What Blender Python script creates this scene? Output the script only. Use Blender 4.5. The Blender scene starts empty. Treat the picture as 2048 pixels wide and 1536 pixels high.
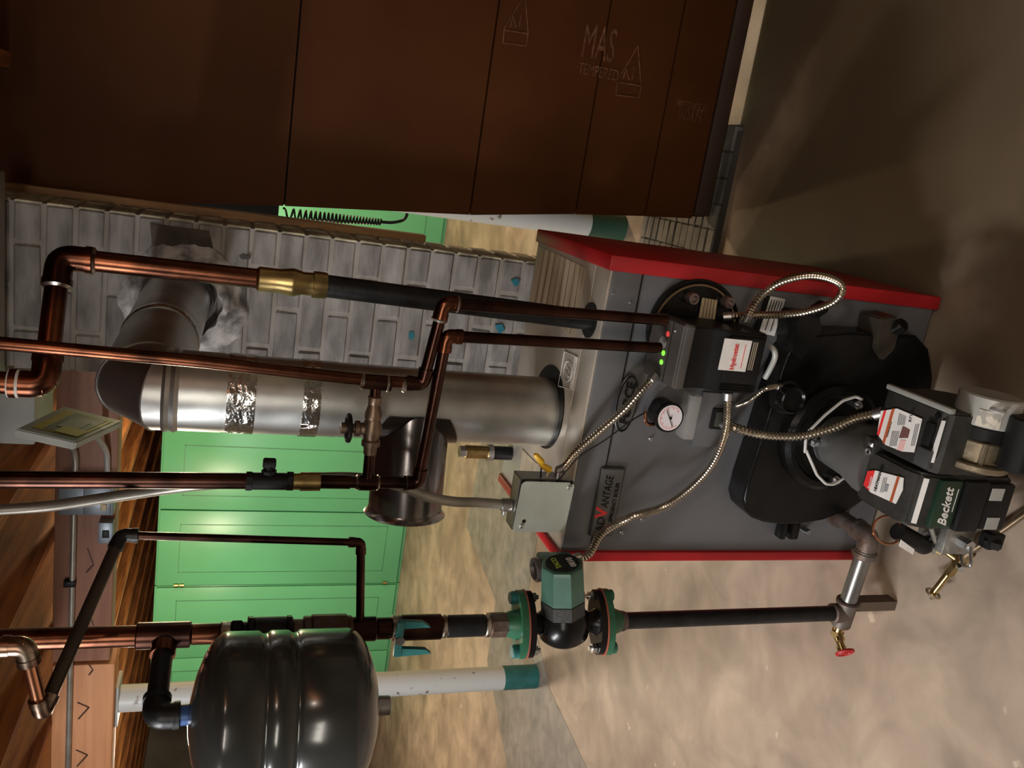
import bpy, bmesh, math, random
from mathutils import Vector, Matrix, Quaternion, noise
random.seed(7)
V=Vector; PI=math.pi
C=bpy.context.scene.collection
S=bpy.context.scene
# ------------------------------------------------------------------ camera
CAM=V((0,0,1.5)); FPX=1663.1
yaw,pitch,roll=0.26472979,0.33341384,-0.06920134
cy,sy,cp,sp=math.cos(yaw),math.sin(yaw),math.cos(pitch),math.sin(pitch)
FW=V((-sy*cp,cy*cp,-sp)); r0=V((cy,sy,0)); d0=FW.cross(r0)
RT=r0*math.cos(roll)+d0*math.sin(roll); DN=d0*math.cos(roll)-r0*math.sin(roll)
cd=bpy.data.cameras.new('camera'); cam=bpy.data.objects.new('camera',cd); C.objects.link(cam)
cd.sensor_width=36; cd.lens=FPX/2048*36; cd.clip_start=.02
m=Matrix((DN,RT,-FW)).transposed().to_4x4(); m.translation=CAM; cam.matrix_world=m   # the photo is lying on its side
S.camera=cam
# ------------------------------------------------------------------ world, lamps, exposure
w=bpy.data.worlds.new('world'); S.world=w; w.use_nodes=True
w.node_tree.nodes['Background'].inputs[0].default_value=(1,.86,.7,1); w.node_tree.nodes['Background'].inputs[1].default_value=.13
S.view_settings.view_transform='Standard'; S.view_settings.look='None'; S.view_settings.gamma=1; S.view_settings.use_curve_mapping=False
S.view_settings.exposure=0.3
def lamp(name,loc,power,col,size,target=(0,0,0),kind='AREA',sy_=None):
    d=bpy.data.lights.new(name,kind); d.energy=power; d.color=col
    if kind=='AREA':
        d.size=size
        if sy_: d.shape='RECTANGLE'; d.size_y=sy_
    else: d.shadow_soft_size=size
    o=bpy.data.objects.new(name,d); o.location=loc; C.objects.link(o)
    if kind=='AREA': o.rotation_euler=(V(target)-V(loc)).to_track_quat('-Z','Y').to_euler()
    return o
lamp('far_left_lamp',(-3.35,4.35,1.80),84,(1,.84,.62),.14,kind='POINT')
lamp('far_joist_fill',(-1.0,5.25,1.72),34,(1,.74,.44),.06,kind='POINT')  # added fill hidden behind the chimney, brightens the joists
lamp('far_right_lamp',(.9,4.6,1.86),92,(1,.78,.52),.10,kind='POINT')
lamp('front_left_tube',(-2.35,.35,2.1),72,(.96,.97,1),1.2,(-.7,1.7,.8),sy_=.16)
lamp('front_right_lamp',(.5,-.2,2.1),58,(1,.88,.74),.06,kind='POINT')
lamp('room_fill',(-.5,-1.7,2.15),30,(1,.93,.83),1.4,(-.4,1.8,.7),sy_=.5)  # unseen soft fill added behind the camera for ambient light
# ------------------------------------------------------------------ pixel -> world helpers (ray meets a real plane)
def ray(px,py): return RT*((1536-py)-768)+DN*(px-1024)+FW*FPX
def PY(px,py,y): v=ray(px,py); return CAM+v*(y/v.y)
def PZ(px,py,z): v=ray(px,py); return CAM+v*((z-1.5)/v.z)
# ------------------------------------------------------------------ materials
MATS={}
def mat(name,col,rough=.5,metal=0,var=.12,scale=8,bump=0,bscale=60,col2=None,thr=None,emis=None,stretch=None,coat=0,alpha=None,spec=None):
    if name in MATS: return MATS[name]
    m=bpy.data.materials.new(name); m.use_nodes=True; nt=m.node_tree; b=nt.nodes['Principled BSDF']
    b.inputs['Roughness'].default_value=rough; b.inputs['Metallic'].default_value=metal
    if spec is not None: b.inputs['Specular IOR Level'].default_value=spec
    if coat: b.inputs['Coat Weight'].default_value=coat; b.inputs['Coat Roughness'].default_value=.12
    tc=nt.nodes.new('ShaderNodeTexCoord'); mp=nt.nodes.new('ShaderNodeMapping'); nt.links.new(tc.outputs['Object'],mp.inputs[0])
    if stretch: mp.inputs['Scale'].default_value=stretch
    n=nt.nodes.new('ShaderNodeTexNoise'); n.inputs['Scale'].default_value=scale; n.inputs['Detail'].default_value=6
    nt.links.new(mp.outputs[0],n.inputs[0])
    cr=nt.nodes.new('ShaderNodeValToRGB'); nt.links.new(n.outputs[0],cr.inputs[0])
    c=V(col); c2=V(col2) if col2 else c*(1-var*2)
    e=cr.color_ramp.elements
    lo,hi=thr if thr else (.3,.7)
    e[0].position=lo; e[1].position=hi; e[0].color=(*c2,1); e[1].color=(*(c if col2 else c*(1+var)),1)
    nt.links.new(cr.outputs[0],b.inputs['Base Color'])
    if bump:
        n2=nt.nodes.new('ShaderNodeTexNoise'); n2.inputs['Scale'].default_value=bscale; n2.inputs['Detail'].default_value=4
        nt.links.new(mp.outputs[0],n2.inputs[0])
        bp=nt.nodes.new('ShaderNodeBump'); bp.inputs['Strength'].default_value=bump; bp.inputs['Distance'].default_value=.004
        nt.links.new(n2.outputs[0],bp.inputs['Height']); nt.links.new(bp.outputs[0],b.inputs['Normal'])
    if emis: b.inputs['Emission Color'].default_value=(*emis[:3],1); b.inputs['Emission Strength'].default_value=emis[3]
    if alpha is not None: b.inputs['Alpha'].default_value=alpha
    MATS[name]=m; return m
COP=mat('aged copper',(.20,.072,.037),.27,1,scale=14,col2=(.05,.021,.013),thr=(.36,.62))
COPD=mat('tarnished copper',(.09,.040,.028),.28,1,scale=18,col2=(.03,.017,.014),thr=(.35,.65))
COPB=mat('polished copper',(.78,.36,.2),.22,1,scale=12,var=.12)
SOLD=mat('solder',(.62,.58,.5),.35,1,scale=60,col2=(.25,.16,.1),thr=(.42,.55))
BRASS=mat('brass',(.55,.40,.17),.28,1,scale=25,var=.2)
BLKP=mat('black iron pipe',(.014,.014,.015),.42,.4,scale=30,var=.3,bump=.2,bscale=90)
IRON=mat('rusty cast iron',(.14,.115,.10),.55,.55,scale=30,col2=(.10,.055,.035),thr=(.35,.6),bump=.4,bscale=70)
GALV=mat('galvanised steel',(.72,.73,.70),.38,1,scale=9,col2=(.42,.43,.41),thr=(.3,.7),bump=.04,bscale=25)
GALVD=mat('dull galvanised steel',(.55,.54,.50),.40,1,scale=9,col2=(.33,.32,.31),thr=(.3,.7))
FOIL=mat('wrinkled foil tape',(.72,.72,.70),.18,1,scale=20,var=.08,bump=1.0,bscale=60)
STEEL=mat('zinc plated steel',(.62,.63,.64),.3,1,scale=40,var=.12)
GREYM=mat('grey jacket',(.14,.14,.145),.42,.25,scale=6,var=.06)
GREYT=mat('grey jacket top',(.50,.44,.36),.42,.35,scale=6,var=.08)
RED=mat('red panel',(.40,.010,.014),.42,0,scale=5,var=.08)
BLK=mat('black enamel',(.007,.0065,.006),.25,0,scale=20,var=.2,bump=.06,bscale=120,spec=.22)
BLKM=mat('black plastic',(.011,.0105,.010),.45,0,scale=20,var=.15,spec=.16)
DGR=mat('dark grey casting',(.030,.028,.024),.42,0,scale=30,var=.15,bump=.2,bscale=90,spec=.3)
LGR=mat('light grey paint',(.36,.36,.33),.45,.1,scale=12,var=.1)
WHT=mat('white sticker',(.72,.69,.64),.5,0,scale=30,var=.05)
REDL=mat('red print',(.72,.03,.03),.5,0,var=.05)
BRNL=mat('rust brown print',(.42,.09,.03),.5,0,var=.05)
GRNF=mat('green enamel',(.025,.12,.062),.35,0,scale=30,var=.15)
GRNM=mat('pale green motor paint',(.055,.125,.088),.35,.1,scale=20,var=.1)
TEAL=mat('teal paint',(.02,.13,.12),.4,0,scale=20,var=.15)
CAB=mat('green cabinet paint',(.135,.50,.245),.33,0,scale=1.3,var=.07)
TANK=mat('dark grey tank paint',(.034,.035,.031),.20,.1,scale=3,var=.08,coat=.3)
CONC=None
WOODD=mat('dark joist wood',(.50,.20,.060),.6,0,scale=5,col2=(.17,.055,.022),stretch=(8,.6,8),thr=(.3,.7),bump=.2)
WOODB=mat('red brown beam wood',(.30,.145,.085),.55,0,scale=4,col2=(.20,.085,.05),stretch=(.5,6,8),thr=(.3,.7),bump=.2)
WOODO=mat('orange beam wood',(.60,.275,.115),.6,0,scale=4,col2=(.47,.19,.07),stretch=(.5,6,10),thr=(.3,.7),bump=.2)
BROWN=mat('brown hardboard',(.088,.0285,.0065),.6,0,scale=3,col2=(.060,.0185,.0045),thr=(.3,.7),bump=.05,bscale=200,spec=.12)
BRNT=mat('faint tan print',(.22,.09,.04),.55,0,scale=40,col2=(.10,.032,.012),thr=(.42,.6))
MORT=mat('grey mortar',(.50,.47,.44),.9,0,scale=16,col2=(.13,.12,.115),thr=(.42,.6),bump=.9,bscale=30)
CONDM=mat('grey conduit',(.34,.32,.27),.4,.6,scale=14,var=.15)
FLEX=mat('armoured conduit metal',(.66,.60,.48),.24,1,scale=30,var=.12)
YEL=mat('yellow wire nut',(.75,.42,.02),.45,0,var=.1)
BOXG=mat('junction box cover',(.33,.34,.28),.42,.35,scale=10,var=.12)
GLASS=mat('gauge face',(.70,.66,.66),.3,0,var=.03)
GREEN_LED=mat('green led',(.1,.9,.05),.4,0,var=0,emis=(.15,1,.03,1.6))
RED_LED=mat('red led',(.6,.05,.05),.4,0,var=0,emis=(.9,.08,.08,.35))
GOLD=mat('tan label',(.45,.36,.22),.5,0,scale=30,var=.1)
YLAB=mat('yellow print',(.42,.33,.03),.5,0,scale=8,var=.1)
HANG=mat('hanging panel grey',(.36,.37,.34),.5,.1,scale=10,var=.1)
COLM=mat('chipped white column paint',(.52,.53,.50),.45,0,scale=22,col2=(.16,.12,.09),thr=(.30,.36))
PLAST=mat('clear plastic',(.45,.43,.40),.15,0,scale=10,var=.05,alpha=.35)
def brickmat(name,c1,c2,rough=.75):
    m=bpy.data.materials.new(name); m.use_nodes=True; nt=m.node_tree; b=nt.nodes['Principled BSDF']; b.inputs['Roughness'].default_value=rough
    tc=nt.nodes.new('ShaderNodeTexCoord'); ge=nt.nodes.new('ShaderNodeNewGeometry')
    n=nt.nodes.new('ShaderNodeTexNoise'); n.inputs['Scale'].default_value=9; n.inputs['Detail'].default_value=8
    mp=nt.nodes.new('ShaderNodeMapping'); mp.inputs['Scale'].default_value=(1,1,3.2); nt.links.new(ge.outputs['Position'],mp.inputs[0]); nt.links.new(mp.outputs[0],n.inputs[0])
    cr=nt.nodes.new('ShaderNodeValToRGB'); e=cr.color_ramp.elements; e[0].position=.34; e[1].position=.66; e[0].color=(*c2,1); e[1].color=(*c1,1)
    nt.links.new(n.outputs[0],cr.inputs[0])
    oi=nt.nodes.new('ShaderNodeObjectInfo'); mr=nt.nodes.new('ShaderNodeMapRange'); mr.inputs['To Min'].default_value=.82; mr.inputs['To Max'].default_value=1.15
    nt.links.new(oi.outputs['Random'],mr.inputs['Value'])
    mx=nt.nodes.new('ShaderNodeVectorMath'); mx.operation='SCALE'; nt.links.new(cr.outputs[0],mx.inputs[0]); nt.links.new(mr.outputs[0],mx.inputs['Scale'])
    nt.links.new(mx.outputs[0],b.inputs['Base Color'])
    n2=nt.nodes.new('ShaderNodeTexNoise'); n2.inputs['Scale'].default_value=40; n2.inputs['Detail'].default_value=5; nt.links.new(mp.outputs[0],n2.inputs[0])
    bp=nt.nodes.new('ShaderNodeBump'); bp.inputs['Strength'].default_value=.5; bp.inputs['Distance'].default_value=.004
    nt.links.new(n2.outputs[0],bp.inputs['Height']); nt.links.new(bp.outputs[0],b.inputs['Normal'])
    return m
BRK=brickmat('grey painted brick',(.29,.265,.24),(.14,.125,.11))
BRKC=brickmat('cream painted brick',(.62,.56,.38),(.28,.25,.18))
JOINT=brickmat('painted mortar joint',(.30,.275,.24),(.20,.175,.145),.9)
PAVE=brickmat('small grey paver',(.17,.16,.145),(.075,.07,.062))
# floor: worn stained concrete
def floormat(name,a,b_,c,sc=1.0,stain_shade=False):
    m=bpy.data.materials.new(name); m.use_nodes=True; nt=m.node_tree; b=nt.nodes['Principled BSDF']
    ge=nt.nodes.new('ShaderNodeNewGeometry')
    def N(s,d=6,dist=0.):
        n=nt.nodes.new('ShaderNodeTexNoise'); n.inputs['Scale'].default_value=s; n.inputs['Detail'].default_value=d; n.inputs['Distortion'].default_value=dist
        nt.links.new(ge.outputs['Position'],n.inputs[0]); return n
    def R(n,lo,hi,c0,c1):
        r=nt.nodes.new('ShaderNodeValToRGB'); e=r.color_ramp.elements; e[0].position=lo; e[1].position=hi; e[0].color=(*c0,1); e[1].color=(*c1,1); nt.links.new(n.outputs[0],r.inputs[0]); return r
    base=R(N(1.6*sc,7,1.2),.36,.66,b_,a)
    st=R(N(.9*sc,5,.8),.52,.66,(0,0,0),(1,1,1))
    mx=nt.nodes.new('ShaderNodeMixRGB'); nt.links.new(st.outputs[0],mx.inputs[0]); nt.links.new(base.outputs[0],mx.inputs[1]); mx.inputs[2].default_value=(*c,1)
    sp_=R(N(14*sc,3),.70,.74,(0,0,0),(.6,.6,.6)); mx2=nt.nodes.new('ShaderNodeMixRGB'); nt.links.new(sp_.outputs[0],mx2.inputs[0]); nt.links.new(mx.outputs[0],mx2.inputs[1]); mx2.inputs[2].default_value=(*(V(a)*1.35),1)
    fn=N(6.5*sc,8,.6); fr=nt.nodes.new('ShaderNodeMapRange'); fr.inputs['From Min'].default_value=.3; fr.inputs['From Max'].default_value=.7; fr.inputs['To Min'].default_value=.72; fr.inputs['To Max'].default_value=1.14; nt.links.new(fn.outputs[0],fr.inputs['Value'])
    vm=nt.nodes.new('ShaderNodeVectorMath'); vm.operation='SCALE'; nt.links.new(mx2.outputs[0],vm.inputs[0]); nt.links.new(fr.outputs[0],vm.inputs['Scale'])
    last=vm
    if stain_shade:  # dark floor areas by the boiler: stains with shade mixed into the colour
        wn=nt.nodes.new('ShaderNodeTexNoise'); wn.inputs['Scale'].default_value=2.6; wn.inputs['Detail'].default_value=6; nt.links.new(ge.outputs['Position'],wn.inputs[0])
        for (cx,cy,rx,ry,colr,amt) in ((.12,1.72,.42,.36,(.045,.026,.013),.97),(.75,1.75,1.25,.95,(.11,.078,.045),.92),(-.22,1.22,.30,.16,(.11,.072,.045),.7)):
            mp=nt.nodes.new('ShaderNodeMapping'); mp.vector_type='POINT'; mp.inputs['Location'].default_value=(-cx/rx,-cy/ry,0); mp.inputs['Scale'].default_value=(1/rx,1/ry,1); nt.links.new(ge.outputs['Position'],mp.inputs[0])
            ln=nt.nodes.new('ShaderNodeVectorMath'); ln.operation='LENGTH'; nt.links.new(mp.outputs[0],ln.inputs[0])
            ad=nt.nodes.new('ShaderNodeMath'); ad.operation='MULTIPLY_ADD'; nt.links.new(wn.outputs[0],ad.inputs[0]); ad.inputs[1].default_value=1.6; nt.links.new(ln.outputs['Value'],ad.inputs[2])
            mr=nt.nodes.new('ShaderNodeMapRange'); mr.interpolation_type='SMOOTHSTEP'; mr.inputs['From Min'].default_value=1.35; mr.inputs['From Max'].default_value=2.05; mr.inputs['To Min'].default_value=amt; mr.inputs['To Max'].default_value=0; nt.links.new(ad.outputs[0],mr.inputs['Value'])
            m3=nt.nodes.new('ShaderNodeMixRGB'); nt.links.new(mr.outputs[0],m3.inputs[0]); nt.links.new(last.outputs[0],m3.inputs[1]); m3.inputs[2].default_value=(*colr,1); last=m3
    nt.links.new(last.outputs[0],b.inputs['Base Color'])
    ro=nt.nodes.new('ShaderNodeMapRange'); ro.inputs['To Min'].default_value=.35; ro.inputs['To Max'].default_value=.7; nt.links.new(N(3).outputs[0],ro.inputs['Value']); nt.links.new(ro.outputs[0],b.inputs['Roughness'])
    bp=nt.nodes.new('ShaderNodeBump'); bp.inputs['Strength'].default_value=.35; bp.inputs['Distance'].default_value=.006; nt.links.new(N(9,8).outputs[0],bp.inputs['Height']); nt.links.new(bp.outputs[0],b.inputs['Normal'])
    return m
FLOOR=floormat('worn concrete',(.47,.37,.275),(.29,.22,.16),(.22,.16,.11),stain_shade=True)
FPATCH=floormat('greyer concrete',(.28,.255,.22),(.22,.20,.175),(.17,.155,.13),2)
# ------------------------------------------------------------------ mesh builder
class MB:
    def __init__(s): s.b=bmesh.new()
    def box(s,lo,hi,bev=0,M=None,seg=2):
        lo=V(lo);hi=V(hi); c=(lo+hi)/2; d=hi-lo
        r=bmesh.ops.create_cube(s.b,size=1,matrix=(M or Matrix())@Matrix.Translation(c)@Matrix.Diagonal((*d,1)))
        if bev>0:
            es=list({e for v in r['verts'] for e in v.link_edges}); bmesh.ops.bevel(s.b,geom=es,offset=bev,segments=seg,affect='EDGES',profile=.5)
        return s
    def lathe(s,prof,o,ax,n=24,cap=True):
        o=V(o); ax=V(ax).normalized(); q=V((0,0,1)).rotation_difference(ax)
        if ax.z<-.999: q=Quaternion((1,0,0),PI)
        rings=[]
        for (h,r) in prof:
            if r<1e-6: rings.append([s.b.verts.new(o+ax*h)])
            else: rings.append([s.b.verts.new(o+q@V((r*math.cos(2*PI*i/n),r*math.sin(2*PI*i/n),h))) for i in range(n)])
        for a,b in zip(rings,rings[1:]):
            for i in range(n):
                j=(i+1)%n
                if len(a)==1 and len(b)==1: break
                if len(a)==1: s.b.faces.new((a[0],b[i],b[j]))
                elif len(b)==1: s.b.faces.new((a[i],a[j],b[0]))
                else: s.b.faces.new((a[i],a[j],b[j],b[i]))
        if cap:
            if len(rings[0])>1: s.b.faces.new(list(reversed(rings[0])))
            if len(rings[-1])>1: s.b.faces.new(rings[-1])
        return s
    def cyl(s,a,b,r,n=20,r2=None,bev=0):
        a=V(a);b=V(b);L=(b-a).length; r2=r if r2 is None else r2
        if bev: return s.lathe([(0,r-bev),(bev,r),(L-bev,r2),(L,r2-bev)],a,b-a,n)
        return s.lathe([(0,r),(L,r2)],a,b-a,n)
    def tube(s,pts,r,n=12,ripple=None):
        pts=[V(p) for p in pts]; t0=(pts[1]-pts[0]).normalized()
        u=t0.orthogonal().normalized(); prev=None; t=t0
        for i,p in enumerate(pts):
            tn=(pts[min(i+1,len(pts)-1)]-pts[max(i-1,0)]).normalized()
            u=t.rotation_difference(tn)@u; t=tn; v=t.cross(u)
            rr=r(i) if callable(r) else r
            ring=[s.b.verts.new(p+(u*math.cos(2*PI*k/n)+v*math.sin(2*PI*k/n))*rr) for k in range(n)]
            if prev:
                for k in range(n): s.b.faces.new((prev[k],prev[(k+1)%n],ring[(k+1)%n],ring[k]))
            else: s.b.faces.new(list(reversed(ring)))
            prev=ring
        s.b.faces.new(prev); return s
    def prism(s,poly,off):
        off=V(off); a=[s.b.verts.new(V(p)) for p in poly]; b=[s.b.verts.new(V(p)+off) for p in poly]
        s.b.faces.new(a); s.b.faces.new(list(reversed(b)))
        for i in range(len(a)):
            j=(i+1)%len(a); s.b.faces.new((a[j],a[i],b[i],b[j]))
        bmesh.ops.recalc_face_normals(s.b,faces=s.b.faces); return s
    def sphere(s,c,r,sc=(1,1,1)):
        bmesh.ops.create_uvsphere(s.b,u_segments=16,v_segments=10,radius=r,matrix=Matrix.Translation(V(c))@Matrix.Diagonal((*sc,1))); return s
    def torus(s,c,ax,R,r,n=28,k=8):
        c=V(c); ax=V(ax).normalized(); u=ax.orthogonal().normalized(); v=ax.cross(u); rings=[]
        for i in range(n):
            a=2*PI*i/n; d=u*math.cos(a)+v*math.sin(a)
            rings.append([s.b.verts.new(c+d*(R+r*math.cos(2*PI*j/k))+ax*r*math.sin(2*PI*j/k)) for j in range(k)])
        for i in range(n):
            for j in range(k): s.b.faces.new((rings[i][j],rings[(i+1)%n][j],rings[(i+1)%n][(j+1)%k],rings[i][(j+1)%k]))
        return s
    def hexa(s,a,b,r): return s.cyl(a,b,r,6)
ORI={}
def thing(name,label,cat,loc,group=None):
    o=bpy.data.objects.new(name,None); C.objects.link(o); o.location=loc; o.empty_display_size=.05
    o['label']=label; o['category']=cat
    if group: o['group']=group
    ORI[o.name]=V(loc); return o
def build(name,mb,m,parent=None,origin=None,smooth=38):
    me=bpy.data.meshes.new(name); bmesh.ops.recalc_face_normals(mb.b,faces=mb.b.faces)
    org=ORI[parent.name] if parent else V(origin or (0,0,0))
    mb.b.transform(Matrix.Translation(-org)); mb.b.to_mesh(me); mb.b.free()
    for mm in (m if isinstance(m,(list,tuple)) else [m]): me.materials.append(mm)
    me.polygons.foreach_set('use_smooth',[True]*len(me.polygons)); me.set_sharp_from_angle(angle=math.radians(smooth))
    o=bpy.data.objects.new(name,me); C.objects.link(o)
    if parent: o.parent=parent
    else: o.location=org
    ORI[o.name]=org; return o
def solo(name,label,cat,mb,m,origin,group=None):
    o=build(name,mb,m,None,origin); o['label']=label; o['category']=cat
    if group: o['group']=group
    return o
def struct(name,mb,m,origin=(0,0,0)):
    o=build(name,mb,m,None,origin); o['kind']='structure'; return o
def text(txt,size,o,rv,uv,m,parent,name='lettering',sx=1,shear=0,align='LEFT',ext=.0006,bold=0):
    cu=bpy.data.curves.new('t','FONT'); cu.body=txt; cu.size=size; cu.shear=shear; cu.extrude=ext; cu.align_x=align; cu.offset=bold; cu.resolution_u=3
    t=bpy.data.objects.new('t',cu); C.objects.link(t)
    bpy.context.view_layer.update()
    me=bpy.data.meshes.new_from_object(t.evaluated_get(bpy.context.evaluated_depsgraph_get()))
    bpy.data.objects.remove(t); rv=V(rv).normalized(); uv=(V(uv)-rv*rv.dot(V(uv))).normalized(); nv=rv.cross(uv)
    M=Matrix((rv,uv,nv)).transposed().to_4x4(); M.translation=V(o)-ORI[parent.name]
    me.transform(M@Matrix.Diagonal((sx,1,1,1))); me.name=name; me.materials.clear(); me.materials.append(m)
    ob=bpy.data.objects.new(name,me); C.objects.link(ob); ob.parent=parent; ORI[ob.name]=ORI[parent.name]; return ob
def arc(pts,rad,seg=6):
    """round the corners of a polyline"""
    pts=[V(p) for p in pts]; out=[pts[0]]
    for a,b,c in zip(pts,pts[1:],pts[2:]):
        d1=(a-b); d2=(c-b); k=min(rad,d1.length*.49,d2.length*.49); p=b+d1.normalized()*k; q=b+d2.normalized()*k
        for i in range(seg+1):
            t=i/seg; out.append(p*(1-t)**2+b*2*t*(1-t)+q*t*t)
    out.append(pts[-1]); return out
def spline(pts,n=14):
    pts=[V(p) for p in pts]; P=[pts[0]*2-pts[1]]+pts+[pts[-1]*2-pts[-2]]; out=[]
    for i in range(1,len(P)-2):
        for k in range(n):
            t=k/n; a,b,c,d=P[i-1:i+3]
            out.append(.5*((2*b)+(c-a)*t+(2*a-5*b+4*c-d)*t*t+(3*b-a-3*c+d)*t**3))
    out.append(pts[-1]); return out
def resample(pts,step):
    out=[pts[0]]; acc=0
    for a,b in zip(pts,pts[1:]):
        L=(b-a).length; 
        while acc+L>=step:
            t=(step-acc)/L; a=a+(b-a)*t; out.append(a.copy()); L=(b-a).length; acc=0
        acc+=L
    out.append(pts[-1]); return out
def flexhose(mb,pts,r,pitch=.0065,amp=.14,n=12):
    p=resample(spline(pts,30),pitch/4)
    return mb.tube(p,lambda i:r*(1+amp*math.sin(i*PI/2)),n)
def quad(a,b,c,d,th=.001):
    a,b,c,d=map(V,(a,b,c,d)); n=(b-a).cross(d-a).normalized(); mb=MB(); mb.prism([a,b,c,d],n*th); return mb
def elbow_fit(mb,a,b,c,r,leg=.028):
    """socket elbow around corner b"""
    a,b,c=map(V,(a,b,c)); d1=(a-b).normalized(); d2=(c-b).normalized()
    p=arc([b+d1*leg,b,b+d2*leg],leg*.95,7); mb.tube(p,r*1.22,16)
    for d in (d1,d2): mb.cyl(b+d*(leg-.004),b+d*(leg+.006),r*1.32,16)
    return mb
def solder(mb,p,d,r):
    d=V(d).normalized(); return mb.lathe([(-.004,r*1.02),(0,r*1.32),(.004,r*1.05)],V(p),d,16)
exec_parts=[]
# =================================================================== SETTING
ZC=2.24
mb=MB(); mb.box((-7,-3,-.12),(3.2,9.35,0)); floor=struct('floor',mb,FLOOR)
pl=[(-1.25,3.47),(-2.03,3.46),(-2.25,3.02),(-2.30,2.45),(-2.62,2.55),(-2.94,3.33),(-2.66,3.86),(-2.30,3.88),(-2.19,4.6),(-1.2,4.5)]  # outline of a thin greyer area on the floor
mb=MB(); mb.prism([V((x,y,-.004)) for x,y in pl],(0,0,.0055)); fp_=build('floor_grey_area',mb,FPATCH,floor)
fp_['label']='greyer area of concrete'
mb=MB(); mb.box((-7,9.2,0),(3.2,9.35,ZC)); struct('wall_back',mb,mat('grey block wall',(.34,.31,.26),.8,0,scale=3,var=.12,bump=.4))
mb=MB(); mb.box((-7.15,-3,0),(-7,9.35,ZC)); struct('wall_left',mb,MATS['grey block wall'])
mb=MB(); mb.box((3.2,-3,0),(3.35,9.35,ZC)); struct('wall_right',mb,MATS['grey block wall'])
mb=MB(); mb.box((-7.15,-3.15,0),(3.35,-3,ZC)); struct('wall_front',mb,MATS['grey block wall'])
mb=MB(); mb.box((-7.15,-3.15,ZC),(3.35,9.35,ZC+.03)); ceil=struct('ceiling',mb,mat('dark subfloor boards',(.13,.05,.025),.7,0,scale=5,var=.2,stretch=(6,.6,6)))
jm=None
for i in range(22):
    x=-6.75+.4*i-.018+.037
    if -.75<x<-.1: pass
    if jm is None:
        mb=MB(); mb.box((-.019,-3,2.045),(.019,9.2,ZC)); j=build('joist',mb,WOODD,ceil); jm=j.data; j.location=(x,0,0)
    else:
        j=bpy.data.objects.new('joist',jm); C.objects.link(j); j.parent=ceil; j.location=(x,0,0)
for yb in (4.9,):
    bm_=None
    for i in range(21):
        x=-6.75+.4*i-.018+.037
        for s in (0,1):
            mb=MB(); a=V((x+.02,yb+s*.05,2.06 if s else ZC-.02)); b=V((x+.38,yb+s*.05,ZC-.02 if s else 2.06)); d=(b-a)
            up=V((0,.02,0)); n=d.normalized().cross(V((0,1,0)))*.03
            mb.prism([a-n/2,b-n/2,b+n/2,a+n/2],up*2); build('brace',mb,WOODD,ceil)
# ------------------------------------------------------------------ beams and columns
mb=MB(); mb.box((-2.06,3.10,1.845),(1.6,3.22,2.045),.004)
bm1=solo('wooden_beam','dark red-brown wooden ceiling beam running behind the brick chimney and stove pipe','beam',mb,WOODB,(-.2,3.16,1.845))
mb=MB(); mb.box((-7,3.10,1.825),(-2.075,3.22,2.045),.01)
bm2=solo('wooden_beam','light orange wooden ceiling beam with dark scratched arrow marks, above the tank','beam',mb,WOODO,(-3.5,3.16,1.83))
DK=mat('dark pencil mark',(.06,.03,.02),.6)
for (px,py) in ((175,1410),(172,1505)):
    a=PY(px-20,py-5,3.098); b=PY(px+3,py+5,3.098); c=PY(px-18,py+28,3.098)
    mb=MB(); mb.tube([a,b],.0022,5); mb.tube([b,c],.003,5); build('arrow_mark',mb,DK,bm2)
a=PY(178,1330,3.098); b=PY(186,1340,3.098); c=PY(178,1350,3.098); mb=MB(); mb.tube([a,b],.002,5); mb.tube([b,c],.003,5); build('arrow_mark',mb,DK,bm2)
for (px,py) in ((175,1115),(180,1250)):
    a=PY(px,py-18,3.098); b=PY(px+12,py+15,3.098); c=PY(px-2,py+30,3.098)
    mb=MB(); mb.tube([a,b],.0022,5); mb.tube([b,c],.003,5); build('arrow_mark',mb,DK,bm1)
def column(x,y,ztop,label,bz,bm=TEAL):
    t=thing('support_column',label,'column',(x,y,0),'steel support columns')
    del t['group']
    mb=MB(); mb.cyl((x,y,bz),(x,y,ztop-.012),.054,28); build('shaft',mb,COLM,t)
    mb=MB(); mb.cyl((x,y,0),(x,y,bz),.0555,28); build('base_band',mb,bm,t)['label']='teal painted foot'
    mb=MB(); mb.box((x-.09,y-.06,ztop-.012),(x+.09,y+.06,ztop)); build('top_plate',mb,LGR,t)
column(-2.305,3.2,1.825,'white steel column with teal foot standing left of the boiler','b' and .17)
column(-.165,3.16,1.845,'white steel column with green foot between chimney and brown panels',.155,mat('dark green paint',(.03,.09,.055),.45))
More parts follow.
